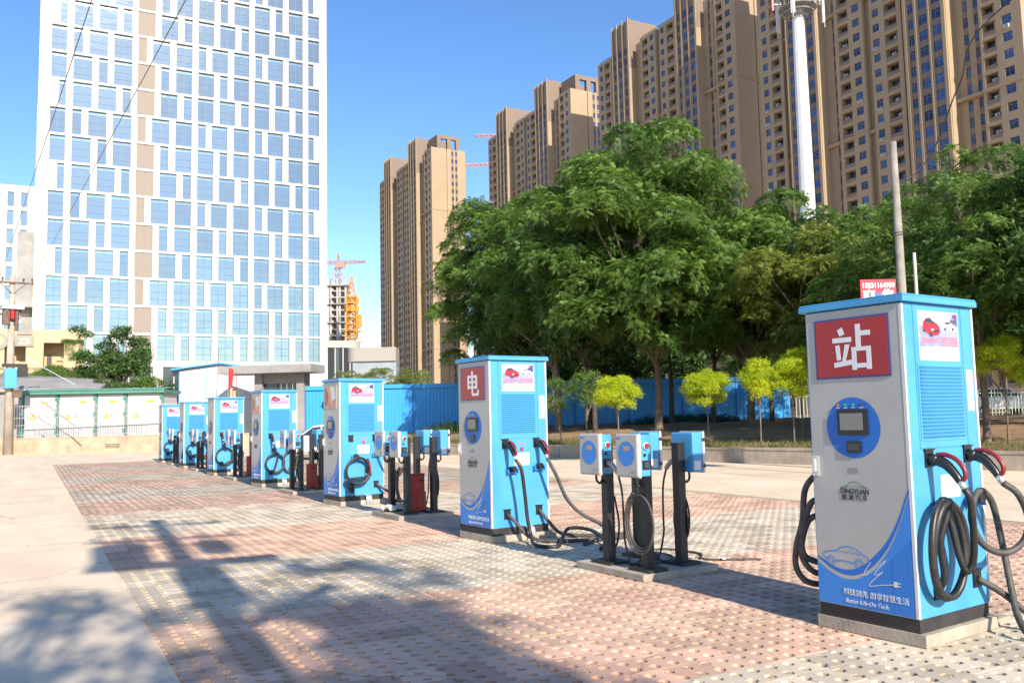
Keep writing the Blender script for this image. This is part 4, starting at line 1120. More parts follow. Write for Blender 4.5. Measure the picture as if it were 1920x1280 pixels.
def charger(x, y, label, sign, guns, cables, rz=.036, conduit=None, extra=None):
    t = empty('charging_cabinet', (x, y, 0), rz, label, 'charger', 'blue charging cabinets in a row')
    P = lambda nm, fn, loc=None, par=t: link(nm, kmesh(nm, fn), par, loc)
    body = P('cabinet_body', k_body)
    for o_, bw in ((body, .004),):
        md = o_.modifiers.new('bevel', 'BEVEL'); md.width = bw; md.segments = 2
    ld = P('lid', k_lid); md = ld.modifiers.new('bevel', 'BEVEL'); md.width = .005; md.segments = 2
    P('base_frame', k_base); P('concrete_pad', k_plinth)
    fr = P('front_panel', k_front)
    P('blue_sweep', k_sweep, par=fr); P('car_outline', k_art, par=fr); P('plug_line', k_zig, par=fr); P('blue_disc', k_circle, par=fr)
    P('screen', k_screen, par=fr); P('indicator_lamp', k_lamps, par=fr); P('door_handle', k_handle, par=fr)
    P('corner_trim', k_trim); P('panel_seam', k_seams, par=body)
    lv = P('louvre_panel', k_louvre)
    for i in range(20): P('louvre_slat', k_slat, (.175, .0268, 1.2 + .0222 * i), lv)
    poster(t)
    XD, ZD = (0, -1, 0), (0, 0, 1)
    def L_(key, *a, **kw):
        if key not in KC:
            o_ = lettering(*a, **kw); KC[key] = o_.data; return o_
        return link('lettering', KC[key], a[3])
    a0 = .31
    L_('l1', '科技领先 创享智慧生活', .043, m_pale, fr, (FX - .001, fy(.40), .248), XD, ZD)
    L_('l2', 'Better·Life·On·Tech.', .036, m_pale, fr, (FX - .001, fy(.34), .196), XD, ZD, shear=.25)
    L_('l3', 'DINGYUAN', .046, m_logo, fr, (FX - .001, fy(.295), .873), XD, ZD, bold=.0004, shear=.15, sx=.84)
    L_('l4', '鼎 源 汽 车', .038, m_logo, fr, (FX - .001, fy(.295), .835), XD, ZD, sx=1.0)
    def arcs():
        w = MB(); ribbon(w, c2([(.195, .893), (.24, .908), (.275, .93), (.31, .932), (.345, .912), (.39, .9)], 5), .005, lambda p: (FX - .001, fy(p[0]), p[1])); ribbon(w, c2([(.2, .892), (.28, .905), (.35, .902), (.39, .893)], 5), .004, lambda p: (FX - .001, fy(p[0]), p[1])); return w.mesh('logo_arc', m_logog)
    P('logo_arc', arcs, par=fr)
    def plate():
        w = MB(); w.box(FX - .0015, FX - .0003, fy(.33), fy(.265), .99, 1.02); return w.mesh('name_plate', M('plate_grey', (.26, .25, .24), .5))
    P('name_plate', plate, par=fr)
    if sign:
        w = MB(); a_, b_ = (.065, .595) if sign != 'worn' else (.075, .585)
        w.box(FX - .006, FX, fy(b_), fy(a_), 1.58, 1.962, 1); w.box(FX - .0075, FX - .006, fy(b_ - .012), fy(a_ + .012), 1.592, 1.95, 0)
        so = w.build('sign_panel', [m_redsign, m_navy] if sign != 'worn' else [m_faded, m_front], t)
        if sign == 'worn':
            so['label'] = 'sun-bleached torn sign film'
            w = MB(); w.poly([(FX - .0085, fy(p[0]), p[1]) for p in [(.09, 1.62), (.2, 1.66), (.24, 1.78), (.16, 1.9), (.09, 1.94)]]); w.build('film_rest', m_redsign, so)
            w = MB(); w.poly([(FX - .0085, fy(p[0]), p[1]) for p in [(.3, 1.94), (.5, 1.94), (.54, 1.75), (.4, 1.7), (.34, 1.8)]]); w.build('film_patch', m_pale, so)
        else:
            w = MB()
            for q_ in GLYPH[sign]:
                w.prism([(FX - .0076, fy(.335 + .27 * (px_ - .5)), 1.772 + .285 * (pz_ - .5)) for px_, pz_ in q_], (-.0012, 0, 0))
            w.build('lettering', m_signw, so)
    # side face furniture
    def label1():
        w = MB(); w.box(.335, .545, .0285, .0299, .835, .975); return w.mesh('notice', m_paper)
    P('notice', label1)
    def label2():
        w = MB(); w.box(.70, .775, .0285, .0299, 1.36, 1.62); w.box(.708, .767, .0278, .0285, 1.57, 1.574, 1); 
        for i in range(8): w.box(.708, .76 - .01 * (i % 3), .0278, .0285, 1.4 + .02 * i, 1.404 + .02 * i, 1)
        return w.mesh('rating_label', [M('label_grey', (.5, .52, .55), .5), m_greyp])
    P('rating_label', label2)
    def warn():
        w = MB()
        for i in range(7): w.box(.385 + .017 * i, .398 + .017 * i, .0285, .0299, 1.075, 1.092)
        return w.mesh('warning_text', M('magenta_print', (.45, .12, .42), .5))
    P('warning_text', warn)
    def btn():
        w = MB(); w.cyl((.44, .03, 1.02), (.44, .012, 1.02), .022, n=16); return w.mesh('stop_button', M('button_red', (.5, .04, .12), .4))
    P('stop_button', btn)
    for (u, z, has) in guns:
        P('socket', k_socket, (u, .03, z))
        if has: P('connector_gun', k_gun, (u, .018, z - .005))
    for (u, z) in ((.285, .80), (.655, .82)): P('cable_hook', k_hook, (u, .03, z))
    for (u, z) in ((.225, .30), (.66, .32)): P('socket', k_socket, (u, .03, z))
    for pts in cables:
        w = MB(); w.tube(pts, .0205, n=9, sub=7); w.build('charging_cable', m_rubber if len(cables) < 2 or pts is cables[0] else m_rubber2, t, smooth=True)
    if conduit: P('flex_conduit', k_conduit, (conduit, 0, 0))
    return t

def ring(cu, cz, ru, rz_, v, turns, a0=90, n=12, dv=-.012, du=0.0, shrink=0.0):
    N = int(turns * n); out = []
    for i in range(N + 1):
        a = R(a0) - 2 * math.pi * i / n
        q_ = 1 - shrink * i / n
        out.append((cu + du * i + ru * q_ * math.cos(a), v + dv * math.sin(i * .9) - .006 * i / n, cz + rz_ * (.85 + .15 * q_) * math.sin(a)))
    return out
def G(u, z): return (u, .018 - .2, z - .17)

g1, g2 = .215, .645
def back_cable(): return [(.12, .74, .98), (.10, .84, .86), (.08, .86, .65), (.07, .91, .48), (.07, .92, .34), (.10, .86, .25), (.25, .82, .24), (.4, .78, .4)]
k1c = [[G(g1, 1.08), (.235, -.2, .84), (.30, -.17, .62), (.33, -.14, .48), (.31, -.11, .42), (.28, -.09, .5), (.26, -.07, .66), (.25, -.05, .79), (.20, -.045, .835)] + ring(.215, .55, .205, .285, -.05, 2.0, 75, 12, shrink=.16) + [(.19, -.03, .6), (.225, -.02, .4), (.225, .02, .30)],
       [G(g2, 1.09), (.70, -.24, .85), (.78, -.25, .70), (.76, -.22, .56), (.64, -.16, .50), (.52, -.1, .56), (.49, -.06, .70), (.56, -.045, .82), (.66, -.04, .865), (.76, -.05, .78), (.80, -.07, .55), (.77, -.12, .3), (.68, -.2, .12), (.63, -.3, .035), (.78, -.42, .022), (1.1, -.5, .022), (1.7, -.55, .022)],
       [(.66, .02, .32), (.74, -.08, .24), (.86, -.2, .1), (1.02, -.27, .025), (1.6, -.25, .022)], back_cable(),
       [(.14, .73, .70), (.10, .82, .66), (.08, .87, .52), (.08, .87, .40), (.14, .82, .31), (.3, .78, .30)],
       [(.10, .73, .80), (.09, .80, .76), (.08, .87, .55), (.09, .86, .42), (.2, .8, .36)]]
charger(4.687, 3.12, 'nearest blue and grey charging cabinet, white 站 on its red sign', '站', [(g1, 1.08, 1), (g2, 1.09, 1)], k1c)
k2x, k2y = 4.881, 8.34
loc2 = lambda X, Y, z=.022: (X - k2x + .036 * (Y - k2y), Y - k2y - .036 * (X - k2x), z)
k2c = [[G(g1, 1.08), (.26, -.22, .8), (.31, -.21, .5), (.33, -.22, .25), (.34, -.27, .08), loc2(5.1, 7.81, .03), loc2(5.25, 7.62), loc2(5.55, 7.95, .05), loc2(5.75, 8.1, .12), loc2(5.85, 7.85, .12), loc2(5.79, 7.5, .05), loc2(5.5, 7.2)],
       [G(g2, 1.08), (.72, -.24, .72), (.84, -.27, .45), (.98, -.35, .28), (1.12, -.5, .17), (1.16, -.66, .07), loc2(5.85, 7.72), loc2(5.55, 7.55)],
       [(.225, .02, .30), (.27, -.07, .22), (.36, -.16, .08), (.46, -.3, .025), loc2(5.55, 7.9), loc2(6.0, 7.72), loc2(6.3, 7.75), loc2(6.32, 7.85), loc2(6.0, 7.9)],
       [(.66, .02, .32), (.72, -.06, .2), (.84, -.12, .06), (1.0, -.2, .025), loc2(6.1, 8.0), loc2(6.4, 7.9)],
       [(.3, .74, .6), (.22, .9, .4), (.2, 1.0, .15), (.25, .98, .03), (.4, .9, .02)]]
charger(k2x, k2y, 'second blue charging cabinet, white 电 on its red sign', '电', [(g1, 1.08, 1), (g2, 1.08, 1)], k2c, conduit=.47)
def coil_set(cu, cz, r, turns):
    return [G(g1, 1.08), (.24, -.19, .84), (.27, -.12, .74), (.3, -.07, .70)] + ring(cu, cz, r, r, -.05, turns, 70, 12) + [(cu - .02, -.03, cz - r + .02), (.225, -.01, .34), (.225, .02, .30)]
k3c = [ring(.30, .56, .205, .21, -.06, 2.25, 60, 12) + [(.1, -.05, .42), (.15, -.05, .28), (.21, -.04, .22), (.24, -.02, .26), (.225, .02, .30)],
       [G(g2, 1.08), (.72, -.22, .75), (.84, -.24, .55), (.9, -.22, .35), (.86, -.16, .14), (.98, -.1, .03), (1.3, 0, .022)],
       [(.66, .02, .32), (.74, -.07, .25), (.86, -.14, .16), (.9, -.2, .05), (1.1, -.1, .022)]]
t3 = charger(5.074, 13.52, 'third blue charging cabinet with a bleached torn sign and round cable coil', 'worn', [(g1, 1.08, 0), (g2, 1.08, 1)], k3c, conduit=.47)
gg = link('connector_gun', kmesh('connector_gun', k_gun), t3, (.47, -.03, .73)); gg.rotation_euler = (R(55), 0, .2)
xs_ = [5.265, 5.457, 5.633, 5.806]; ys_ = [18.69, 23.84, 28.6, 33.26]
labs = ['fourth blue charging cabinet from the front, grey worn sign film, big cable coil', 'fifth blue charging cabinet from the front, cable coil hanging low left', 'sixth blue charging cabinet from the front, between two smaller-looking ones', 'farthest blue charging cabinet at the end of the row by the railing']
for i in range(4):
    cs = [coil_set(.29, .50 if i < 2 else .55, .20 if i != 1 else .23, 2.0 if i == 0 else 1.3),
          [G(g2, 1.08), (.67, -.2, .8), (.72, -.15, .6)] + ring(.62, .52, .15, .22, -.05, 1.2, 60, 12) + [(.66, .0, .34)]]
    charger(xs_[i], ys_[i], labs[i], 'worn' if i == 0 else None, [(g1, 1.08, 1), (g2, 1.08, 1)], cs, conduit=.47 if i < 2 else None, rz=.036 - .02 * i)

# ------------------------------------------------------------------ small wall-box chargers on posts
def p_post():
    w = MB(); w.box(-.04, .04, -.04, .04, .07, 1.12); w.box(-.11, .11, -.13, .13, .06, .085); return w.mesh('post', m_dark)
def p_back():
    w = MB(); w.box(-.17, -.05, -.135, .135, 0, .35); return w.mesh('housing', m_sky)
def p_cover():
    w = MB(); w.box(-.205, -.17, -.14, .14, -.005, .355); return w.mesh('front_cover', [m_front])
def p_rim():
    w = MB(); w.box(-.188, -.169, -.143, .143, -.008, .358); return w.mesh('white_rim', m_trim)
def p_disc():
    w = MB(); w.disc((-.206, 0, .19), (-1, 0, 0), .105, 36); w.box(-.2072, -.206, -.04, .035, .215, .255, 1); w.box(-.2068, -.206, .07, .12, .315, .33, 0); w.box(-.2068, -.206, -.11, -.05, .03, .05, 2); return w.mesh('blue_disc', [m_blueprint2, m_amber, m_greyp])
def p_side():
    w = MB(); w.cyl((-.11, -.135, .255), (-.11, -.15, .255), .03, n=18, m=0); w.cyl((-.11, -.149, .255), (-.11, -.162, .255), .022, n=18, m=1); return w.mesh('stop_button', [m_trim, m_redpl])
def p_key():
    w = MB(); w.cyl((-.125, -.135, .18), (-.125, -.15, .18), .012, n=10); return w.mesh('key_lock', m_blk)
def p_outlet():
    w = MB(); w.box(-.15, -.07, -.145, -.135, .06, .135); w.box(-.135, -.085, -.15, -.145, .075, .12, 1); return w.mesh('outlet', [m_blk, M('dark_slot', (.05, .05, .05), .3)])
def p_hinge():
    w = MB(); w.box(-.19, -.165, .143, .15, .0, .03); return w.mesh('hinge', m_blk)
def p_tag():
    w = MB(); w.box(-.14, -.06, .1352, .1375, .02, .1); return w.mesh('tag', m_paper)
def wallbox(x, y, face, label, zb=.86, cable=0, plug=False, base=.06, sm=1.0):
    t = empty('post_charger', (x, y, base - .06), (.036 if face < 0 else math.pi + .036), label, 'charger', 'small chargers on black posts')
    P = lambda nm, fn, loc=None, par=t: link(nm, kmesh('p_' + nm, fn), par, loc)
    P('post', p_post)
    hs = P('housing', p_back, (0, 0, zb)); md = hs.modifiers.new('bevel', 'BEVEL'); md.width = .012; md.segments = 2
    cv = P('front_cover', p_cover, (0, 0, zb)); md = cv.modifiers.new('bevel', 'BEVEL'); md.width = .014; md.segments = 3
    P('white_rim', p_rim, (0, 0, zb)); P('blue_disc', p_disc, (0, 0, 0), cv)
    P('stop_button', p_side, (0, 0, 0), hs); P('key_lock', p_key, (0, 0, 0), hs); P('outlet', p_outlet, (0, 0, 0), hs); P('hinge', p_hinge, (0, 0, .04), hs); P('hinge', p_hinge, (0, 0, .27), hs); P('tag', p_tag, (0, 0, 0), hs)
    w = MB(); w.tube([(-.11, .02, zb), (-.11, .02, zb - .06), (-.07, .02, zb - .09), (-.04, .02, zb - .06)], .011, n=7, sub=5); w.build('feed_cable', m_rubber, t, smooth=True)
    s_ = -1 if face < 0 else 1
    if plug:
        w = MB(); w.tube([(-.11, -.145, zb + .1), (-.11, -.2, zb + .085), (-.11, -.27, zb + .02)], .022, n=9, sub=4); w.build('plug', m_front, t, smooth=True)
        w = MB(); w.tube([(-.11, -.27, zb + .02), (-.1, -.31, zb - .15), (-.08, -.3, zb - .45), (-.06, -.28, .3), (-.02, -.3, .1), (.1, -.25, .075), (.3, -.1, .075)], .0095, n=7, sub=7); w.build('cable', m_rubber, t, smooth=True)
    if cable:
        w = MB(); cz = .52
        if cable == 1:
            pts = [(.06, .05, .62), (.09, .15, .56), (.1, .2, .38), (.08, .17, .2), (.05, .1, .14), (.06, -.02, .2), (.07, -.06, .4), (.05, -.03, .65)]
        elif cable == 2:
            pts = [(-.06 - .01 * i / 12, .15 * math.cos(i * math.pi / 6 + .8) * (1 + .08 * (i // 12)), .45 + .2 * math.sin(i * math.pi / 6 + .8) * (1 + .12 * (i // 12))) for i in range(38)]
        else:
            pts = [(-.05, -.04, .72), (-.07, -.12, .6), (-.07, -.15, .4), (-.05, -.08, .28), (-.05, .03, .3), (-.05, .06, .5), (-.045, .0, .66), (-.05, -.1, .55), (-.06, -.12, .35), (-.05, -.02, .25), (-.04, .05, .35), (-.04, .03, .6)]
        w.tube(pts, .0095, n=7, sub=5); w.build('cable', m_rubber2 if cable == 2 else m_rubber, t, smooth=True)
    return t
def island(x0, x1, y0, y1, label):
    w = MB(); w.box(x0, x1, y0, y1, .0, .06); o_ = put(w.build('concrete_island', m_concp, bevel=.006), label, 'plinth')
    return o_
island(4.74, 5.6, 5.64, 6.58, 'low concrete slab under the posts between first and second cabinets')
wallbox(4.91, 6.3, -1, 'grey-fronted post charger with plugged cable, left of the two front ones nearest', cable=1, plug=True)
wallbox(4.92, 5.79, -1, 'grey-fronted post charger with a coiled grey cable, nearest of all', cable=2)
wallbox(5.36, 6.42, 1, 'blue-backed post charger half hidden behind the nearest grey-fronted one', cable=1)
wallbox(5.37, 5.86, 1, 'blue-backed post charger standing right of the nearest group', cable=3, plug=True)
island(5.0, 5.85, 11.05, 12.0, 'low concrete slab under the posts between second and third cabinets')
wallbox(5.23, 11.8, -1, 'grey-fronted post charger right against the third cabinet', cable=1)
wallbox(5.22, 11.25, -1, 'grey-fronted post charger with coiled cable beside the front red box', cable=2)
wallbox(5.66, 11.85, 1, 'blue-backed post charger rising behind the nearest red box')
wallbox(5.61, 11.2, 1, 'blue-backed post charger nearest the left side of the second cabinet', cable=3, plug=True)
OTH = [(5.42, 16.5, 'third and fourth'), (5.62, 21.7, 'fourth and fifth'), (5.82, 26.8, 'fifth and sixth'), (6.0, 31.4, 'sixth and farthest')]
for (x, y, nm) in OTH:
    island(x - .22, x + .6, y - .2, y + .75, 'low concrete slab under the posts between the %s cabinets' % nm)
    wallbox(x, y + .55, -1, 'left grey-fronted post charger between the %s cabinets' % nm, cable=1)
    wallbox(x, y, -1, 'right grey-fronted post charger between the %s cabinets' % nm, cable=3)
    wallbox(x + .42, y + .6, 1, 'left blue-backed post charger between the %s cabinets' % nm)
    wallbox(x + .4, y, 1, 'right blue-backed post charger between the %s cabinets' % nm, cable=1)
# loose cables on the ground by the first island
def floor_cable(name, pts, r, label):
    w = MB(); w.tube(pts, r, n=7, sub=7); put(w.build(name, m_rubber2, smooth=True), label, 'cable')
floor_cable('ground_cable', [(5.3, 5.95, .072), (5.55, 6.2, .072), (5.75, 6.75, .03), (6.05, 6.82, .012), (6.1, 6.4, .012), (5.9, 6.15, .012), (6.1, 5.95, .012), (6.3, 5.8, .012)], .010, 'loose thin cable curling on the ground right of the first post group')
floor_cable('ground_cable', [(4.95, 6.1, .072), (5.1, 5.95, .072), (5.3, 6.05, .072), (5.36, 6.3, .072)], .010, 'thin cable lying across the first concrete slab')
# red hydrant-style boxes beside the posts
def red_box(x, y, label, s_=1.0):
    t = empty('extinguisher_box', (x, y, .06), .5, label, 'fire box', 'red extinguisher boxes along the row')
    w = MB(); w.box(-.085, .085, -.07, .07, 0, .56 * s_); w.build('case', m_redbox, t, bevel=.008)
    w = MB(); w.box(.086, .135, -.06, .05, 0, .30 * s_); w.build('side_case', m_redbox, t, bevel=.008)
    w = MB(); w.box(-.05, .05, -.08, -.07, .46 * s_, .49 * s_); w.box(-.09, .09, -.075, .075, .56 * s_, .572 * s_, 1); w.build('handle', [m_dark, m_redbox], t)
red_box(5.44, 11.38, 'red extinguisher box among the posts left of the second cabinet', .95)
red_box(5.72, 16.75, 'red extinguisher box standing right of the fourth cabinet', .85)
red_box(5.95, 22.0, 'red extinguisher box standing right of the fifth cabinet', .85)
red_box(6.1, 27.1, 'smallest red extinguisher box, right of the sixth cabinet', .85)
# litter
for i, (x, y, lab) in enumerate([(6.05, 6.02, 'crumpled white paper scrap on the red pavers by the first posts'), (5.86, 6.3, 'small thin paper strip on the pavers behind the first slab'), (5.12, 11.65, 'white plastic bag lying against the second slab')]):
    s_ = .05 if i < 2 else .09
    V = rng.normal(0, 1, (5, 5)) * s_ * .18
    w = MB()
    for a in range(4):
        for b in range(4):
            q_ = [(a, b), (a + 1, b), (a + 1, b + 1), (a, b + 1)]
            w.poly([(x + (u - 2) * s_ * .6, y + (v - 2) * s_ * .4, .012 + (0 if i < 2 else .06) + abs(V[u, v]) * (1 if i < 2 else 4)) for u, v in q_])
    put(w.build('litter', m_paper), lab, 'litter')

# ------------------------------------------------------------------ vehicles and the white board
def car(name, loc, rz, label, L=3.9, Wd=1.6, H=1.48, col=None):
    t = empty(name, loc, rz, label, 'car')
    m_b = col or M('white_car_paint', (.70, .70, .71), .25, coat=.6)
    sx = L / 3.9; sh = H / 1.48
    prof = [(-1.95, .35), (-1.98, .6), (-1.9, .82), (-1.2, .93), (-.75, 1.02), (1.6, 1.02), (1.88, .95), (1.95, .6), (1.92, .35)]
    cab = [(-.95, .98), (-.25, 1.42), (.2, 1.48), (1.1, 1.46), (1.5, 1.38), (1.8, 1.0)]
    w = MB(); hw = Wd / 2
    def loft(p, w0, w1, zmid):
        n = len(p)
        ring_ = lambda yy, k: [(x * sx, yy * (1 - k * max(0, (z - zmid)) / .5), z * sh) for x, z in p]
        a, b = ring_(-hw * w0, w1), ring_(hw * w0, w1)
        w._add(a + b, [tuple(range(n)), tuple(range(2 * n - 1, n - 1, -1))] + [(i, n + i, n + (i + 1) % n, (i + 1) % n) for i in range(n)], 0)
    loft(prof, 1.0, .08, .7); loft(cab, .96, .2, .98)
    w.build('body', m_b, t, bevel=.03)
    w = MB()
    for s_ in (-1, 1):
        for p in ([(-.72, 1.04), (-.2, 1.37), (.22, 1.40), (.22, 1.04)], [(.30, 1.04), (.30, 1.40), (1.08, 1.38), (1.42, 1.28), (1.6, 1.05)]):
            pts = [(x * sx, s_ * hw * (.965 * (1 - .2 * max(0, z - .98) / .5)) + s_ * .006, z * sh) for x, z in p]
            w.poly(pts if s_ > 0 else pts[::-1])
    w.poly([(1.79 * sx, -hw * .8, 1.06 * sh), (1.79 * sx, hw * .8, 1.06 * sh), (1.545 * sx, hw * .72, 1.36 * sh), (1.545 * sx, -hw * .72, 1.36 * sh)])
    w.poly([(-.90 * sx, hw * .85, 1.03 * sh), (-.90 * sx, -hw * .85, 1.03 * sh), (-.33 * sx, -hw * .76, 1.385 * sh), (-.33 * sx, hw * .76, 1.385 * sh)])
    w.build('window', m_darkglass, t)
    for x in (-1.25, 1.25):
        for s_ in (-1, 1):
            a = MB(); a.cyl((x * sx, s_ * (hw - .19), .3), (x * sx, s_ * (hw + .005), .3), .3, n=22); wh = a.build('wheel', m_rubber, t)
            a = MB(); a.cyl((x * sx, s_ * (hw + .006), .3), (x * sx, s_ * (hw + .012), .3), .19, n=16); a.build('rim', m_silver, wh)
    for s_ in (-1, 1):
        a = MB(); a.box(1.9 * sx, 1.965 * sx, s_ * hw * .62, s_ * hw * .93, .66 * sh, .86 * sh); a.build('tail_lamp', m_redbox, t)
        a = MB(); a.box(-1.965 * sx, -1.86 * sx, s_ * hw * .6, s_ * hw * .93, .66 * sh, .8 * sh); a.build('headlight', m_silver, t)
car('parked_car', (10.9, 30.2, 0), -1.0, 'small white car parked beyond the row, seen between third and fourth cabinets', L=3.2, Wd=1.5, H=1.25)
car('parked_car', (50.3, 27.8, .85), 2.6, 'white car parked far off under the trees at the right edge', L=4.4, Wd=1.75, H=1.6)
wb = empty('white_board', (6.55, 17.6, 0), .0, 'white cabinet board with a green patch behind the posts by the fourth cabinet', 'board')
w = MB(); w.box(0, .62, 0, .3, .45, 1.12); w.box(.02, .06, .05, .25, 0, .45); w.box(.56, .6, .05, .25, 0, .45); w.build('panel', m_wpaint, wb, bevel=.01)
w = MB(); w.box(.06, .24, -.004, 0, .62, .95); w.build('green_patch', M('mint_print', (.10, .45, .22), .5), wb)

# ------------------------------------------------------------------ trees
m_bark = M('grey_brown_bark', (0.20, 0.155, 0.115), 0.95, var=.35, vscale=3, bump=.6, bscale=18, streak=.25)
m_bark2 = M('dark_bark', (0.085, 0.065, 0.05), 0.95, var=.3, vscale=3, bump=.5, bscale=18)
m_leafA = leaf_mat('pinnate_leaf', (0.045, 0.105, 0.018), (0.165, 0.265, 0.046))
m_leafB = leaf_mat('yellow_green_leaf', (0.075, 0.125, 0.018), (0.25, 0.27, 0.045))
m_leafC = leaf_mat('dark_leaf', (0.036, 0.085, 0.018), (0.105, 0.185, 0.04))
m_leafG = leaf_mat('golden_leaf', (0.24, 0.37, 0.02), (0.62, 0.62, 0.03), .42)
m_leafI = leaf_mat('ivy_leaf', (0.045, 0.11, 0.015), (0.15, 0.24, 0.045))
m_leafW = leaf_mat('willow_leaf', (0.11, 0.15, 0.04), (0.20, 0.24, 0.08))

def tpl_pinnate(r, K=7, pairs=6):
    """a tuft of drooping compound leaves, axis +Z, unit reach"""
    V = []
    for k in range(K):
        az = 2 * math.pi * (k + r.uniform(-.25, .25)) / K; el = r.uniform(.05, .85); L = r.uniform(.75, 1.1)
        d = np.array([math.cos(az) * math.cos(el), math.sin(az) * math.cos(el), math.sin(el)])
        sd = np.array([-math.sin(az), math.cos(az), 0.0])
        for i in range(pairs):
            t = .18 + .82 * (i + .5) / pairs
            p = d * L * t + np.array([0, 0, -.42 * t * t * L])
            ll = .30 * (1.15 - abs(t - .5))
            fw_ = d * .09
            dn = np.array([0, 0, -.5 * ll])
            for s_ in (-1, 1):
                tip = p + sd * s_ * ll + d * .08 + dn
                V += [p - fw_ * .5, p + fw_ * .5, tip]
        e = d * L + np.array([0, 0, -.42 * L]); V += [e - sd * .04, e + sd * .04, e + d * .22 + np.array([0, 0, -.2])]
    return np.array(V)
def tpl_broad(r, K=16, sz=.3):
    V = []
    for k in range(K):
        p = r.normal(0, .38, 3); n_ = r.normal(0, 1, 3); n_ /= np.linalg.norm(n_); n_[2] = abs(n_[2]) + .3
        n_ /= np.linalg.norm(n_)
        a = np.cross(n_, r.normal(0, 1, 3)); a /= np.linalg.norm(a); b = np.cross(n_, a); L = sz * r.uniform(.7, 1.2)
        V += [p - a * L, p + b * L * .45, p + a * L, p - a * L, p + a * L, p - b * L * .45]
    return np.array(V)
TPL = {'pin': [tpl_pinnate(rng, 6, 5) for _k in range(6)], 'broad': [tpl_broad(rng) for _k in range(8)], 'small': [tpl_broad(rng, 18, .2) for _k in range(8)],
       'pinlow': [tpl_pinnate(rng, 6, 4) for _k in range(6)]}

def foliage(name, parent, pts, axes, sizes, kind, mat, tbias=None, flat=0.0):
    n = len(pts)
    tp = TPL[kind]; Vs, Ts = [], []
    pick = rng.integers(0, len(tp), n)
    tint = np.clip(rng.normal(.45, .22, n) if tbias is None else tbias + rng.normal(0, .16, n), 0, 1)
    for k in range(len(tp)):
        m = pick == k
        if not m.any(): continue
        z = axes[m]; z = z / np.linalg.norm(z, axis=1, keepdims=True)
        rnd = rng.normal(0, 1, z.shape); x = np.cross(rnd, z); x /= np.linalg.norm(x, axis=1, keepdims=True); y = np.cross(z, x)
        Rm = np.stack([x, y, z], 1)                       # rows are the tuft's axes
        v = np.einsum('vi,nij->nvj', tp[k], Rm) * sizes[m][:, None, None] + pts[m][:, None, :]
        Vs.append(v.reshape(-1, 3)); Ts.append(np.repeat(np.clip(tint[m], 0, 1), len(tp[k])))
    V = np.concatenate(Vs); T = np.concatenate(Ts)
    T = np.clip(T + np.repeat(rng.normal(0, .1, len(T) // 3), 3), 0, 1)
    return link(name, np_mesh(name, V, np.arange(len(V)).reshape(-1, 3), mat, tint=T), parent)

def clumps(c, rad, n, r0, r1, inner=.25, lo=-.55):
    """sub-crowns scattered over an ellipsoid so that the outline is uneven"""
    out = []
    c, rad = np.array(c, float), np.array(rad, float)
    while len(out) < n:
        d = rng.normal(0, 1, 3); d /= np.linalg.norm(d)
        if d[2] < lo: continue
        f = rng.uniform(.72, 1.02) if rng.random() > inner else rng.uniform(.2, .7)
        out.append((c + d * rad * f, rng.uniform(r0, r1)))
    return out

def tufts(cl, per, size, up=.55, c0=None):
    P, A, Z, T = [], [], [], []
    for c, r in cl:
        k = max(3, int(per * r * r))
        d = rng.normal(0, 1, (k, 3)); d /= np.linalg.norm(d, axis=1, keepdims=True)
        d[:, 2] = np.where(d[:, 2] < -.35, -d[:, 2], d[:, 2])
        f = rng.uniform(.55, 1.0, (k, 1)) ** .6
        P.append(c + d * r * f * np.array([1, 1, .72])); A.append(d * .7 + np.array([0, 0, up]) + rng.normal(0, .25, (k, 3)))
        Z.append(size * rng.uniform(.7, 1.25, k)); T.append(np.full(k, rng.normal(.45, .13)))
    return np.concatenate(P), np.concatenate(A), np.concatenate(Z), np.concatenate(T)

def tree(name, label, base, trunk_h, r, crown_c, crown_r, ncl, cr0, cr1, per, size, kind='pin', mat=None, bark=None, cat='tree', group=None, limbs=7, lean=(0, 0), inner=.25, lo=-.55, extra=None):
    t = empty(name, base, 0, label, cat, group)
    b = np.array(base, float)
    cl = clumps(np.array(crown_c) - b, crown_r, ncl, cr0, cr1, inner, lo)
    if extra: cl += [(np.array(e[0]) - b, e[1]) for e in extra]
    w = MB()
    top = Vector((lean[0], lean[1], trunk_h))
    w.tube([(0, 0, -.15), (lean[0] * .1, lean[1] * .1, trunk_h * .08), (lean[0] * .35 + r * .4, lean[1] * .4, trunk_h * .5), tuple(top)], lambda q_: r * (1.35 - .5 * min(1, q_ * 4) * .7) * (1 - .45 * q_), n=10, sub=5)
    order = sorted(range(len(cl)), key=lambda i: rng.random())[:limbs]
    for i in order:
        e = Vector(cl[i][0]); s_ = Vector((lean[0], lean[1], trunk_h * rng.uniform(.72, 1.0)))
        mid = s_.lerp(e, .5) + Vector((rng.normal(0, .15), rng.normal(0, .15), .25))
        w.tube([tuple(s_ - Vector((0, 0, .1))), tuple(s_.lerp(mid, .5)), tuple(mid), tuple(e)], lambda q_: r * .5 * (1 - .8 * q_) + .008, n=6, sub=4)
        for _k in range(2):
            j = rng.integers(0, len(cl)); e2 = Vector(cl[j][0])
            if (e2 - mid).length < 3.0: w.tube([tuple(mid), tuple(mid.lerp(e2, .5) + Vector((0, 0, .1))), tuple(e2)], lambda q_: r * .22 * (1 - .8 * q_) + .006, n=5, sub=3)
    w.build('trunk', bark or m_bark, t, smooth=True)
    fine = 0.78 if kind == 'pin' else 0.9
    P, A, Z, T = tufts(cl, per / fine ** 2, size * fine)
    foliage('crown', t, P, A, Z, kind, mat or m_leafA, T)
    return t

GT = 'trees in the bed behind the wall'
def bz(x, y): return (x, y, bed_z(x, y))
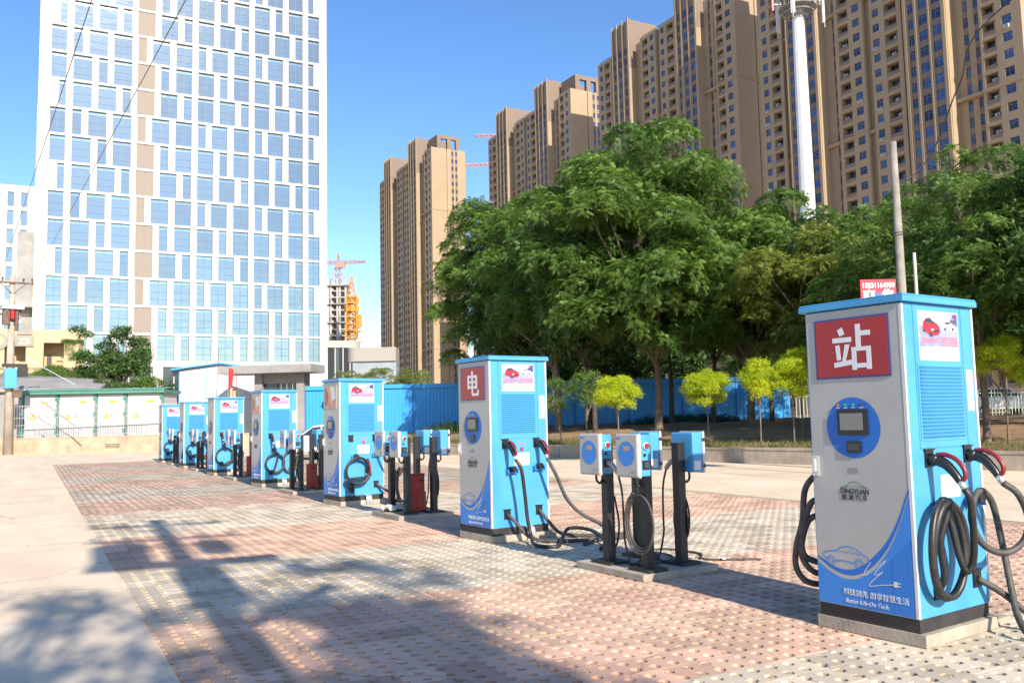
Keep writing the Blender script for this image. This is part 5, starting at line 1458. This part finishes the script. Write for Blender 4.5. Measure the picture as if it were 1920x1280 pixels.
# the big feathery tree and its neighbours
tree('feathery_tree', 'biggest feathery green tree, broad domed crown in the middle', bz(24.2, 27.5), 3.6, .21, (22.9, 27.2, 8.1), (4.5, 4.5, 4.6), 96, .95, 1.6, 30, .52, group=GT, limbs=14, lo=-.8, extra=[((21.4, 25.6, 4.5), 1.0), ((23.4, 25.0, 4.3), .9), ((25.2, 25.4, 4.5), .9), ((20.4, 27.0, 4.6), 1.0), ((22.4, 25.2, 3.9), .7), ((26.3, 25.0, 4.2), .8)])
tree('feathery_tree', 'feathery tree at the left end of the grove, drooping over the hoarding', bz(24.6, 37.2), 3.4, .22, (23.7, 38.6, 8.0), (3.1, 3.1, 4.5), 62, .9, 1.5, 28, .55, group=GT, limbs=10, lo=-.9, extra=[((20.9, 40.5, 6.8), .95), ((21.6, 39.8, 9.6), .9), ((21.5, 39.8, 5.5), .85), ((21.3, 39.9, 4.4), .75), ((21.0, 40.3, 8.2), .85), ((22.2, 38.8, 3.7), .6), ((21.7, 39.4, 3.2), .5)])
tree('feathery_tree', 'feathery tree in front between second cabinet and the big crown', bz(22.4, 32.2), 3.0, .18, (22.4, 32.8, 7.4), (2.5, 2.5, 3.5), 38, .85, 1.35, 30, .52, group=GT, limbs=8, lo=-.8)
tree('feathery_tree', 'feathery tree filling the right shoulder of the big crown', bz(27.6, 25.6), 3.0, .2, (27.3, 24.9, 6.6), (3.1, 3.1, 3.5), 56, .85, 1.4, 30, .5, group=GT, limbs=10, lo=-.8)
tree('yellowing_tree', 'yellow-green tree between the big tree and the bare concrete pole', bz(26.2, 20.2), 2.4, .15, (25.6, 20.0, 5.0), (2.6, 2.6, 2.6), 44, .7, 1.1, 34, .42, kind='pin', mat=m_leafB, group=GT, limbs=9, lo=-.9)
tree('feathery_tree', 'dark feathery tree behind the yellow-green one, below the telecom mast', bz(29.2, 21.8), 2.8, .18, (28.9, 21.4, 6.2), (3.2, 3.2, 3.2), 50, .8, 1.3, 28, .5, group=GT, limbs=9, lo=-.8)
tree('leafy_tree', 'near bright green tree right of the concrete pole, feathery top in front of the towers', bz(21.6, 12.3), 2.2, .11, (21.3, 12.3, 5.0), (1.9, 1.9, 2.6), 64, .45, .85, 66, .28, mat=m_leafA, group=GT, limbs=9, lo=-.95, extra=[((21.0, 12.3, 7.7), .4), ((21.3, 12.0, 7.4), .5), ((20.7, 12.5, 7.0), .5)])
tree('leafy_tree', 'dark near tree at the right edge of the picture', bz(22.2, 9.4), 2.2, .12, (21.7, 9.6, 5.0), (2.2, 2.2, 2.3), 60, .5, .9, 50, .32, kind='broad', mat=m_leafC, group=GT, limbs=8, lo=-.95)
tree('leafy_tree', 'dense green tree filling the gap behind the concrete pole', bz(24.9, 15.2), 2.2, .15, (24.2, 15.2, 4.9), (2.5, 2.5, 2.6), 56, .6, 1.0, 42, .36, kind='pin', mat=m_leafA, group=GT, limbs=9, lo=-.95)
tree('leafy_tree', 'dark tree low behind the nearest cabinet, right of the golden trees', bz(27.5, 13.2), 2.0, .16, (27.3, 13.0, 4.8), (2.9, 2.9, 2.8), 50, .7, 1.1, 30, .42, kind='broad', mat=m_leafC, group=GT, limbs=8, lo=-.9)
# darker trees deeper in the grove
for i, (x, y, h, rr_, lab) in enumerate([(22.0, 28.9, 5.4, 2.0, 'slim tree trunk left of the big feathery tree, dark small crown'), (27.4, 30.2, 6.4, 2.6, 'dark tree right behind the big feathery trunk'), (24.2, 32.4, 5.8, 2.6, 'dark tree deep in the grove left of centre'),
        (29.8, 26.4, 5.8, 2.4, 'stout dark trunk under the right of the grove before the blue sheet'), (29.2, 29.4, 6.0, 2.6, 'dark tree deep in the grove close to the hoarding'), (32.8, 24.6, 5.8, 2.8, 'dark tree behind the golden trees right of the blue sheet'),
        (33.4, 19.0, 5.4, 3.0, 'dark tree deep behind the yellow-green tree'), (26.0, 34.6, 5.2, 2.0, 'dark tree at the left rear of the grove'), (33.0, 13.4, 4.8, 3.2, 'dark rear tree seen right of the nearest cabinet'), (38.5, 17.5, 5.4, 3.6, 'far dark tree beyond the bed at the right'), (33.5, 38.0, 5.0, 3.4, 'dark tree rising behind the middle of the hoarding'), (38.5, 34.5, 5.0, 3.4, 'dark tree behind the right end of the hoarding'), (43.5, 30.0, 5.0, 3.6, 'far dark tree beyond the park railing'), (48.0, 23.0, 4.8, 3.6, 'far dark tree near the parked car at the right'), (29.0, 41.5, 4.6, 3.0, 'dark tree rising behind the left middle of the hoarding'), (46.0, 36.0, 6.0, 4.0, 'farthest dark tree behind the grove')]):
    tree('grove_tree', lab, bz(x, y), h * .62, .13 + .01 * (i % 3), (x, y, h), (rr_, rr_, rr_ * .8), 34, .7, 1.2, 24, .5, lo=-.9, kind='pinlow' if i % 2 else 'broad', mat=m_leafC, bark=m_bark2, group=GT, limbs=6, lean=(rng.normal(0, .2), rng.normal(0, .2)))
# golden standards along the wall
GG = 'small golden-leaved standards'
for (x, y, z, rr_, hh_, lab) in [(16.0, 19.95, 1.92, .56, .36, 'small golden round-headed tree above the posts of the first group'), (18.75, 19.1, 2.02, .70, .44, 'small golden round-headed tree right of the first posts, widest head'),
        (18.9, 17.2, 2.2, .44, .46, 'small golden tree with a narrow head, third along the wall'), (19.75, 16.75, 2.22, .62, .52, 'small golden tree touching the left side of the nearest cabinet'), (22.0, 18.3, 2.75, .5, .45, 'taller golden tree peeping over the one beside the nearest cabinet'),
        (21.1, 11.5, 2.35, .85, .62, 'large-headed golden tree right of the nearest cabinet at the edge')]:
    tree('golden_standard', lab, bz(x, y), z - bed_z(x, y) - hh_ * .5, .03, (x, y, z), (rr_ * rng.uniform(.75, 1.0), rr_ * rng.uniform(.75, 1.0), hh_ * rng.uniform(1.0, 1.35)), 44, .11, .32, 700, .12, kind='small', mat=m_leafG, bark=m_bark, group=GG, limbs=8, lo=-.8)
tree('green_sapling', 'loose green sapling between second cabinet and the golden trees', bz(16.6, 22.3), 1.2, .03, (16.6, 22.3, 2.1), (.6, .6, .7), 18, .18, .32, 260, .14, kind='small', mat=m_leafI, group=GG + ' and saplings', limbs=6)
tree('green_sapling', 'low leafy sapling hugging the right side of the second cabinet', bz(17.2, 24.6), .9, .03, (17.0, 24.4, 1.9), (.5, .5, .7), 16, .18, .32, 240, .14, kind='small', mat=m_leafI, group=GG + ' and saplings', limbs=6)

# hedge below the hoarding, dark green netting heap
def heap(name, label, cat, c, rad, n, size, mat, kind='small', rz=0):
    t = empty(name, (c[0], c[1], 0), rz, label, cat)
    d = rng.normal(0, 1, (n, 3)); d /= np.linalg.norm(d, axis=1, keepdims=True); d[:, 2] = np.abs(d[:, 2])
    P = d * np.array(rad) * rng.uniform(.55, 1.0, (n, 1)) + np.array([0, 0, c[2]])
    foliage('foliage', t, P, d + np.array([0, 0, .3]), size * rng.uniform(.7, 1.2, n), kind, mat)
    w = MB()
    for k in range(7): w.tube([(rad[0] * .6 * (k - 3) / 3, 0, c[2] - .1), (rad[0] * .7 * (k - 3) / 3, .05, c[2] + rad[2] * .7)], .015, n=5)
    w.build('stem', m_bark2, t)
    return t
heap('hedge', 'dark clipped hedge before the hoarding right of the blue-backed posts', 'hedge', (19.9, 37.0, .3), (2.4, .6, 1.0), 900, .2, m_leafC, rz=-.56)
heap('hedge', 'low dark green bank along the foot of the hoarding under the trees', 'hedge', (29.5, 31.4, .8), (3.4, .7, .5), 700, .22, M('netting_green', (.01, .07, .05), .8), rz=-.56)
# left: tree by the cream building, shrubs, ivy slope
tree('left_tree', 'dark green tree standing right of the cream building', (8.3, 64.5, 0), 3.4, .15, (8.3, 64.6, 5.4), (2.2, 2.0, 2.4), 36, .5, .85, 75, .30, kind='broad', mat=m_leafC, limbs=10, extra=[((6.0, 66.4, 7.9), .5), ((6.5, 66, 7.6), .5), ((9.6, 64, 6.8), .5)])
tree('left_shrub', 'olive bushy shrub between the left tree and the site office', (10.2, 62.2, 0), 1.4, .08, (10.2, 62.2, 3.3), (1.4, 1.2, 1.1), 22, .4, .65, 60, .28, kind='broad', mat=m_leafI, limbs=6)
tree('left_shrub', 'low dark shrub under the left tree behind the transformer kiosk', (7.6, 61.5, 0), 1.2, .08, (7.8, 61.5, 3.0), (1.7, 1.2, 1.1), 22, .4, .65, 60, .28, kind='broad', mat=m_leafC, limbs=6)
iv = empty('ivy_slope', (0, 0, 0), 0, 'bright green ivy covering the slope below the cream building', 'ivy', kind='stuff')
ni = 5200
u_, v_ = rng.random(ni), rng.random(ni)
A_, B_ = np.array([1.0, 69.0]), np.array([7.3, 66.2])
top_, bot_ = 5.55, 3.35
bx_ = A_[0] + (B_[0] - A_[0]) * u_ + v_ * 0.5; by_ = A_[1] + (B_[1] - A_[1]) * u_ + v_ * 3.4
bzv = bot_ + (top_ - bot_) * v_ - np.abs(u_ - .55) ** 2 * 2.2 + .25 * np.sin(u_ * 14) * np.sin(v_ * 7 + 1)
foliage('ivy_leaves', iv, np.stack([bx_, by_, bzv], 1), np.tile([-.1, -.6, 1.0], (ni, 1)) + rng.normal(0, .2, (ni, 3)), .24 * rng.uniform(.7, 1.3, ni), 'small', m_leafI)
w = MB()
w.prism([(.6, 68.9, 0), (7.6, 65.9, 0), (8.2, 69.2, 0), (1.0, 72.6, 0)], (0, 0, 3.2)); w.prism([(1.6, 69.4, 3.2), (7.2, 67.2, 3.2), (7.7, 69.4, 3.2), (1.6, 72.2, 3.2)], (0, 0, 1.4)); w.build('slope', m_bed, iv)
ni = 160
foliage('ivy_leaves', iv, np.stack([rng.uniform(5.5, 7.0, ni), rng.uniform(71.75, 71.95, ni) + .05, 7.75 - rng.random(ni) ** 3 * 1.3], 1), np.tile([-.2, -.9, .3], (ni, 1)), .16 * np.ones(ni), 'small', m_leafI)
# willows in the haze right of the office tower
for (x, y, lab) in [(41.5, 108, 'left pale willow tree far behind the blue hoarding'), (44.3, 103, 'middle pale willow tree far behind the blue hoarding'), (47.5, 100.5, 'right pale willow tree before the farthest apartment tower')]:
    tree('willow_tree', lab, (x, y, 0), 3.0, .2, (x, y, 5.6), (2.6, 2.6, 2.0), 24, .7, 1.1, 26, .5, kind='pinlow', mat=m_leafW, group='pale willows', limbs=6)
# trees behind the viewer whose shadows fall across the near pavers
GB = 'trees behind the viewer'
tree('rear_tree', 'tree behind the viewer shading the middle of the near pavers', (.8, -8.7, 0), 4.6, .12, (.9, -8.9, 7.1), (.85, 1.9, 1.55), 50, .26, .54, 52, .3, kind='broad', mat=m_leafC, group=GB, limbs=8, inner=.45, lo=-.9, extra=[((1.6, -8.3, 8.9), .45), ((1.2, -8.0, 9.0), .4), ((1.95, -8.6, 8.7), .3)])
tree('rear_tree', 'tree behind the viewer shading the bottom left concrete', (-1.2, -6.6, 0), 4.6, .16, (-1.0, -6.4, 7.0), (1.3, 1.3, 1.2), 20, .2, .46, 42, .3, kind='broad', mat=m_leafC, group=GB, limbs=8, inner=.3, lo=-.9)
tree('rear_tree', 'tree behind the viewer shading the bottom right pavers', (3.0, -9.6, 0), 3.4, .12, (3.0, -9.7, 5.4), (.8, 1.0, .8), 16, .24, .46, 55, .3, kind='broad', mat=m_leafC, group=GB, limbs=8, inner=.4, lo=-.9)
